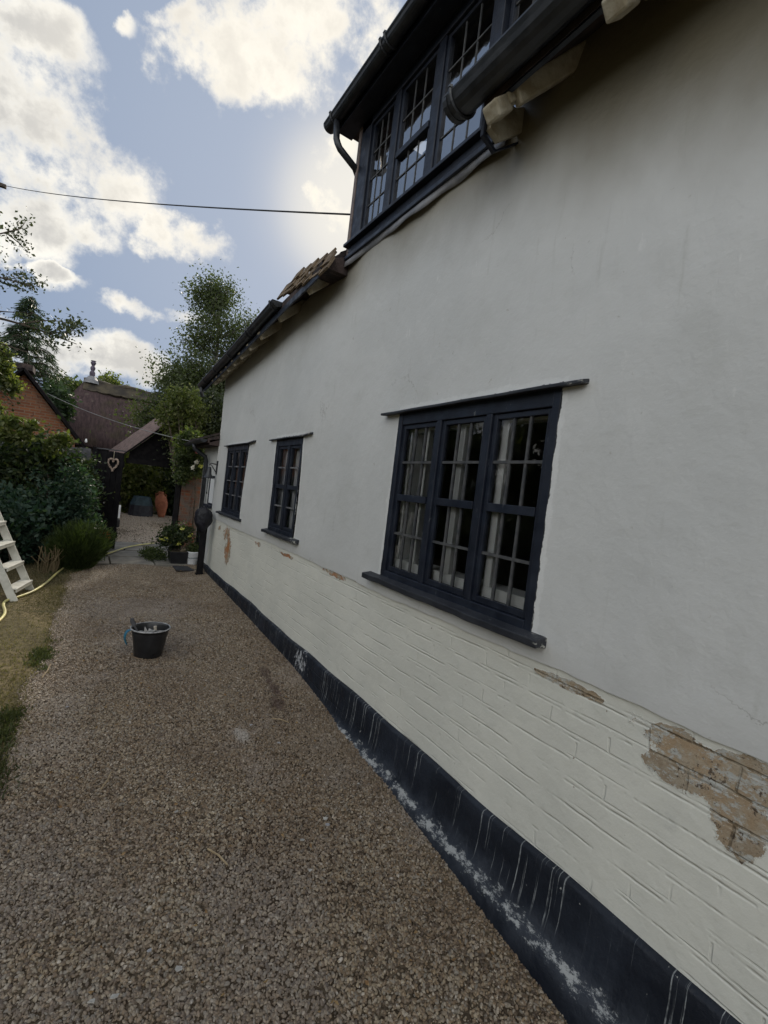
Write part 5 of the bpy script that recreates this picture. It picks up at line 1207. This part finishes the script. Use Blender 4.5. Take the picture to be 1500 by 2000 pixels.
# ------------------------------------------------------------------ trees
def limb_tree(name, label, base, limbs, trunk, m_leaf, m_bark, n_leaf, size, spread, seed, r0=.12, asp=.6, droop=0, sub_=4, cat='tree', group=None, sublen=.6):
    """trunk: list of points; limbs: list of (t along trunk, end point); twigs and leaves grow from the limbs"""
    t = thing(name, label, cat, base, group); g = np.random.default_rng(seed); tk = smoothc(trunk, 5); nT = len(tk)
    b_ = MB(); b_.tube(tk, list(np.linspace(r0, r0*.22, nT)), 9); b_.build('trunk', m_bark, t, smooth=True)
    b_ = MB(); pts = []
    for s_, e in limbs:
        a = tk[min(int(s_*(nT-1)), nT-1)]; e = np.array(e, float); Ln = np.linalg.norm(e-a); mid = (a+e)/2+g.normal(size=3)*Ln*.06+np.array([0, 0, Ln*.08])
        cv = smoothc([a, mid, e], 7); rr = r0*.42*(1-s_*.55); b_.tube(cv, list(np.linspace(rr, rr*.15, len(cv))), 6)
        for k_ in range(sub_):
            i = int(g.uniform(.3, 1)*(len(cv)-1)); d = _n(_n(e-a)*.8+g.normal(size=3)*.75+np.array([0, 0, -droop])); l_ = Ln*sublen*g.uniform(.35, .8)
            q = smoothc([cv[i], cv[i]+d*l_*.5+g.normal(size=3)*l_*.06, cv[i]+d*l_+np.array([0, 0, -droop*l_*.3])], 4); b_.tube(q, list(np.linspace(rr*.35, rr*.07, len(q))), 5)
            pts += [(p, Ln*.5) for p in q[2:]]
        pts += [(p, Ln*.35) for p in cv[len(cv)//3:]]
    b_.build('limbs', m_bark, t)
    P = np.array([p for p, _ in pts]); W_ = np.array([w_ for _, w_ in pts])**1.8; i = g.choice(len(P), n_leaf, p=W_/W_.sum()); L_ = P[i]+g.normal(size=(n_leaf, 3))*spread
    leaves('crown', L_, size, m_leaf, t, seed=seed, asp=asp, dirs=None if not droop else np.tile([0, 0, -droop], (n_leaf, 1)), jitter=1.0)
    return t
# birch beyond the house corner
g = np.random.default_rng(71); bx_, by_ = 3.15, 15.8; lm = []
for i in range(74):
    s_ = g.uniform(.15, 1); a = g.uniform(0, 6.28); h = .36+7.1*s_; r = (2.05*(1-s_)**.5+.22)*g.uniform(.55, 1.1); lm.append((s_, (bx_-.1+r*math.cos(a)*1.0, by_+r*math.sin(a)*.7, min(h+g.uniform(.15, .6), 7.75))))
limb_tree('birch_tree', 'tall airy birch tree rising beyond the far end of the cottage', (bx_+.2, by_, .36), lm, [(bx_+.2, by_, .3), (bx_+.15, by_, 2.5), (bx_, by_, 5), (bx_-.1, by_, 7.4)], L_birch2, M_birchbark, 90000, .080, .23, 71, .13, .6, .3, 8, sublen=.5)
# darker round tree below it
shrub('broad_tree', 'dense dark green tree below the birch beside the cottage corner', 'tree', (2.7, 11.8, .36), (2.42, 11.8, 2.75), (.92, .7, .95), 26000, 170, .13, .075, L_birch, 72, .45, 20, .04)
shrub('broad_tree', 'yellow green leafy tree overhanging the garage roof', 'tree', (1.95, 11.0, .36), (1.62, 11.2, 2.95), (.52, .4, .52), 11000, 80, .10, .07, L_yellow, 73, .45, 16, .03)
# conifer
cf = thing('conifer_tree', 'dark drooping conifer behind the brick gable', 'tree', (-2.15, 20.5, .36)); g = np.random.default_rng(81)
b_ = MB(); b_.tube([(-2.15, 20.5, .3), (-2.15, 20.5, 7.1)], [.14, .012], 8); b_.build('trunk', M_bark, cf)
b_ = MB(); pp = []; dd = []
for i in range(150):
    z = 1.8+5.25*(i/150)**.9; R_ = (7.25-z)*.46*g.uniform(.7, 1.1)+.06; a = g.uniform(0, 6.28)
    p0 = np.array([-2.15, 20.5, z]); p1 = p0+np.array([math.cos(a)*R_*.6, math.sin(a)*R_*.6, .04]); p2 = p0+np.array([math.cos(a)*R_, math.sin(a)*R_, -R_*.28])
    cv = smoothc([p0, p1, p2], 6); b_.tube(cv, list(np.linspace(.03, .006, len(cv))), 4)
    for q in range(int(30+70*R_)):
        u = g.uniform(.1, 1); k_ = min(int(u*(len(cv)-1)), len(cv)-1); pp.append(cv[k_]+g.normal(size=3)*(.05, .05, .03)); dd.append((math.cos(a)*.7+g.normal()*.5, math.sin(a)*.7+g.normal()*.5, -.65))
b_.build('limbs', M_bark, cf); leaves('crown', pp, .20, L_conifer, cf, seed=82, asp=.13, dirs=dd, jitter=.2)
# overhanging tree at the left edge: trunk is outside the picture
lm = [(.62, ypix(45, 445, 8.6)), (.5, ypix(-20, 430, 8.2)), (.55, ypix(150, 672, 8.4)), (.5, ypix(70, 560, 8.6)), (.5, ypix(30, 610, 8.4)), (.45, ypix(60, 690, 8.6)), (.4, ypix(-30, 740, 8.3)), (.6, ypix(-40, 540, 8.0)), (.5, ypix(-60, 640, 8.0)), (.7, (-3.2, 9.5, 5.2)), (.8, (-3.6, 8, 5.6)), (.9, (-2.8, 8.6, 6)), (.6, (-4, 9.6, 4.4)), (.6, (-4.2, 8, 4.6)), (.5, (-3.9, 7.2, 3.8))]
limb_tree('overhanging_tree', 'leafy tree reaching in from the left edge over the brick gable', (-3.0, 8.8, .35), lm, [(-3.0, 8.8, .3), (-2.95, 8.75, 2), (-2.9, 8.7, 4), (-3.0, 8.6, 5.6)], L_birch, M_bark, 5200, .050, .06, 91, .11, .6, 0, 5, sublen=.4)
o = leaves('hanging_ivy', np.concatenate([clumps(ypix(px, py, 10.5), (.13, .12, .16), 700, 12, .05, 400+i, .1) for i, (px, py) in enumerate([(2, 745), (-8, 800), (8, 720), (0, 690), (22, 755)])]), .07, L_yellow, base=tuple(ypix(10, 760, 10.5)), seed=95); tag(o, 'light green foliage hanging over the left side of the brick gable', 'foliage')
# trees behind the houses
for i, (px, py, Y_, rx, rz2, mm_, lb) in enumerate([(110, 790, 17.5, .35, .55, L_conifer, 'weeping dark tree between the brick gable and the thatch'), (215, 760, 25, .85, .62, L_yellow, 'yellow green tree rising behind the thatched ridge'), (150, 765, 23, .8, .45, L_mid, 'green tree behind the left end of the thatch'), (285, 790, 24, 1.2, .40, L_mid, 'low line of green trees behind the right end of the thatch'), (345, 850, 17, .9, 1.0, L_birch, 'dark tree behind the garage roof')]):
    c_ = ypix(px, py, Y_); shrub('garden_tree', lb, 'tree', (c_[0], c_[1], .36), (c_[0], c_[1], c_[2]), (rx, .6, rz2), 6000, 60, .14, .13, mm_, 500+i, .35, 12, .05)
# garden off to the left: seen in the window panes
for i, (x, y, h, r, m_, lb) in enumerate([(-3.2, 5.6, 1.3, 1.1, L_dark, 'dark evergreen bush on the far side of the lawn'), (-3.6, 3.6, 1.2, 1.0, L_mid, 'green bush on the far side of the lawn with yellow flowers'), (-3.9, 1.6, 1.4, 1.1, L_dark, 'wide dark bush beyond the lawn'), (-4.6, 4.6, 2.1, 1.3, L_mid, 'taller bush at the back of the lawn border'), (-2.5, 7.4, 1.3, .9, L_dark, 'dark bush beside the ivy hedge')]):
    shrub('border_bush', lb, 'bush', (x, y, .2), (x, y, .25+h*.5), (r*.9, r*.8, h*.62), 9000, 80, .14, .10, m_, 600+i, .5, 12, .03, zmin=.15)
for i, (x, y, h, r, m_, lb) in enumerate([(-6.2, 7.0, 3.6, 1.6, L_dark, 'tall dark tree on the left beyond the lawn bushes'), (-7.0, 4.2, 4.0, 1.8, L_mid, 'tall green tree on the left beyond the lawn'), (-6.6, 1.4, 3.8, 1.7, L_dark, 'tall dark tree level with the large window'), (-7.0, -1.6, 3.6, 1.8, L_mid, 'tall green tree behind the camera on the left'), (-4.9, 9.6, 4.0, 1.5, L_dark, 'tall dark tree left of the brick gable')]):
    shrub('garden_tree', lb, 'tree', (x, y, .2), (x, y, .3+h*.55), (r*.9, r*.9, h*.5), 15000, 110, .2, .14, m_, 650+i, .5, 14, .05, zmin=.5)
# far tree belt all round, one mass
g = np.random.default_rng(99); bp = []
for i in range(70):
    a = math.radians(g.uniform(-200, 60)); R_ = g.uniform(34, 46); bp.append(clumps((R_*math.sin(a), R_*math.cos(a), 2.0), (2.5, 2.5, 2.6), 700, 14, .5, 700+i, .4))
o = leaves('far_woodland', np.concatenate(bp), .5, L_birch, seed=99); tag(o, 'distant belt of trees round the gardens', 'woodland', kind='stuff')

# ------------------------------------------------------------------ cables
b_ = MB(); e0 = np.array([1.48, 3.25, 3.70]); d = ray(0, 355); e1 = EYE+d*(15/d[1]); e2 = e1+(e1-e0)*.18
pts = [e0+(e2-e0)*t-np.array([0, 0, .45])*4*t*(1-t)*.28 for t in np.linspace(0, 1, 30)]
b_.tube(pts, .0065, 6); o = b_.build('overhead_cable', M_rubber, base=tuple(e0)); tag(o, 'thick black overhead cable running to the cottage dormer', 'cable')
up = thing('utility_pole', 'wooden pole carrying the thick overhead cable, past the left edge', 'pole', (e2[0], e2[1], .36))
b_ = MB(); b_.tube([(e2[0], e2[1], .3), (e2[0], e2[1], e2[2]+.3)], [.12, .09], 10); b_.build('shaft', M_bark, up); b_ = MB(); b_.box((e2[0]-.5, e2[1]-.05, e2[2]), (e2[0]+.5, e2[1]+.05, e2[2]+.09)); b_.build('cross_arm', M_bark, up)
b_ = MB(); q0, q1 = ypix(92, 768, 11.9), ypix(392, 866, 7.4); pts = [q0+(q1-q0)*t-np.array([0, 0, .10])*4*t*(1-t) for t in np.linspace(0, 1, 20)]; b_.tube(pts, .006, 5); o = b_.build('service_wire', simple('grey wire', (.25, .25, .25), (.2, .2, .2), .6), base=tuple(q0)); tag(o, 'thin grey wire slung from the brick gable to the extension', 'wire')
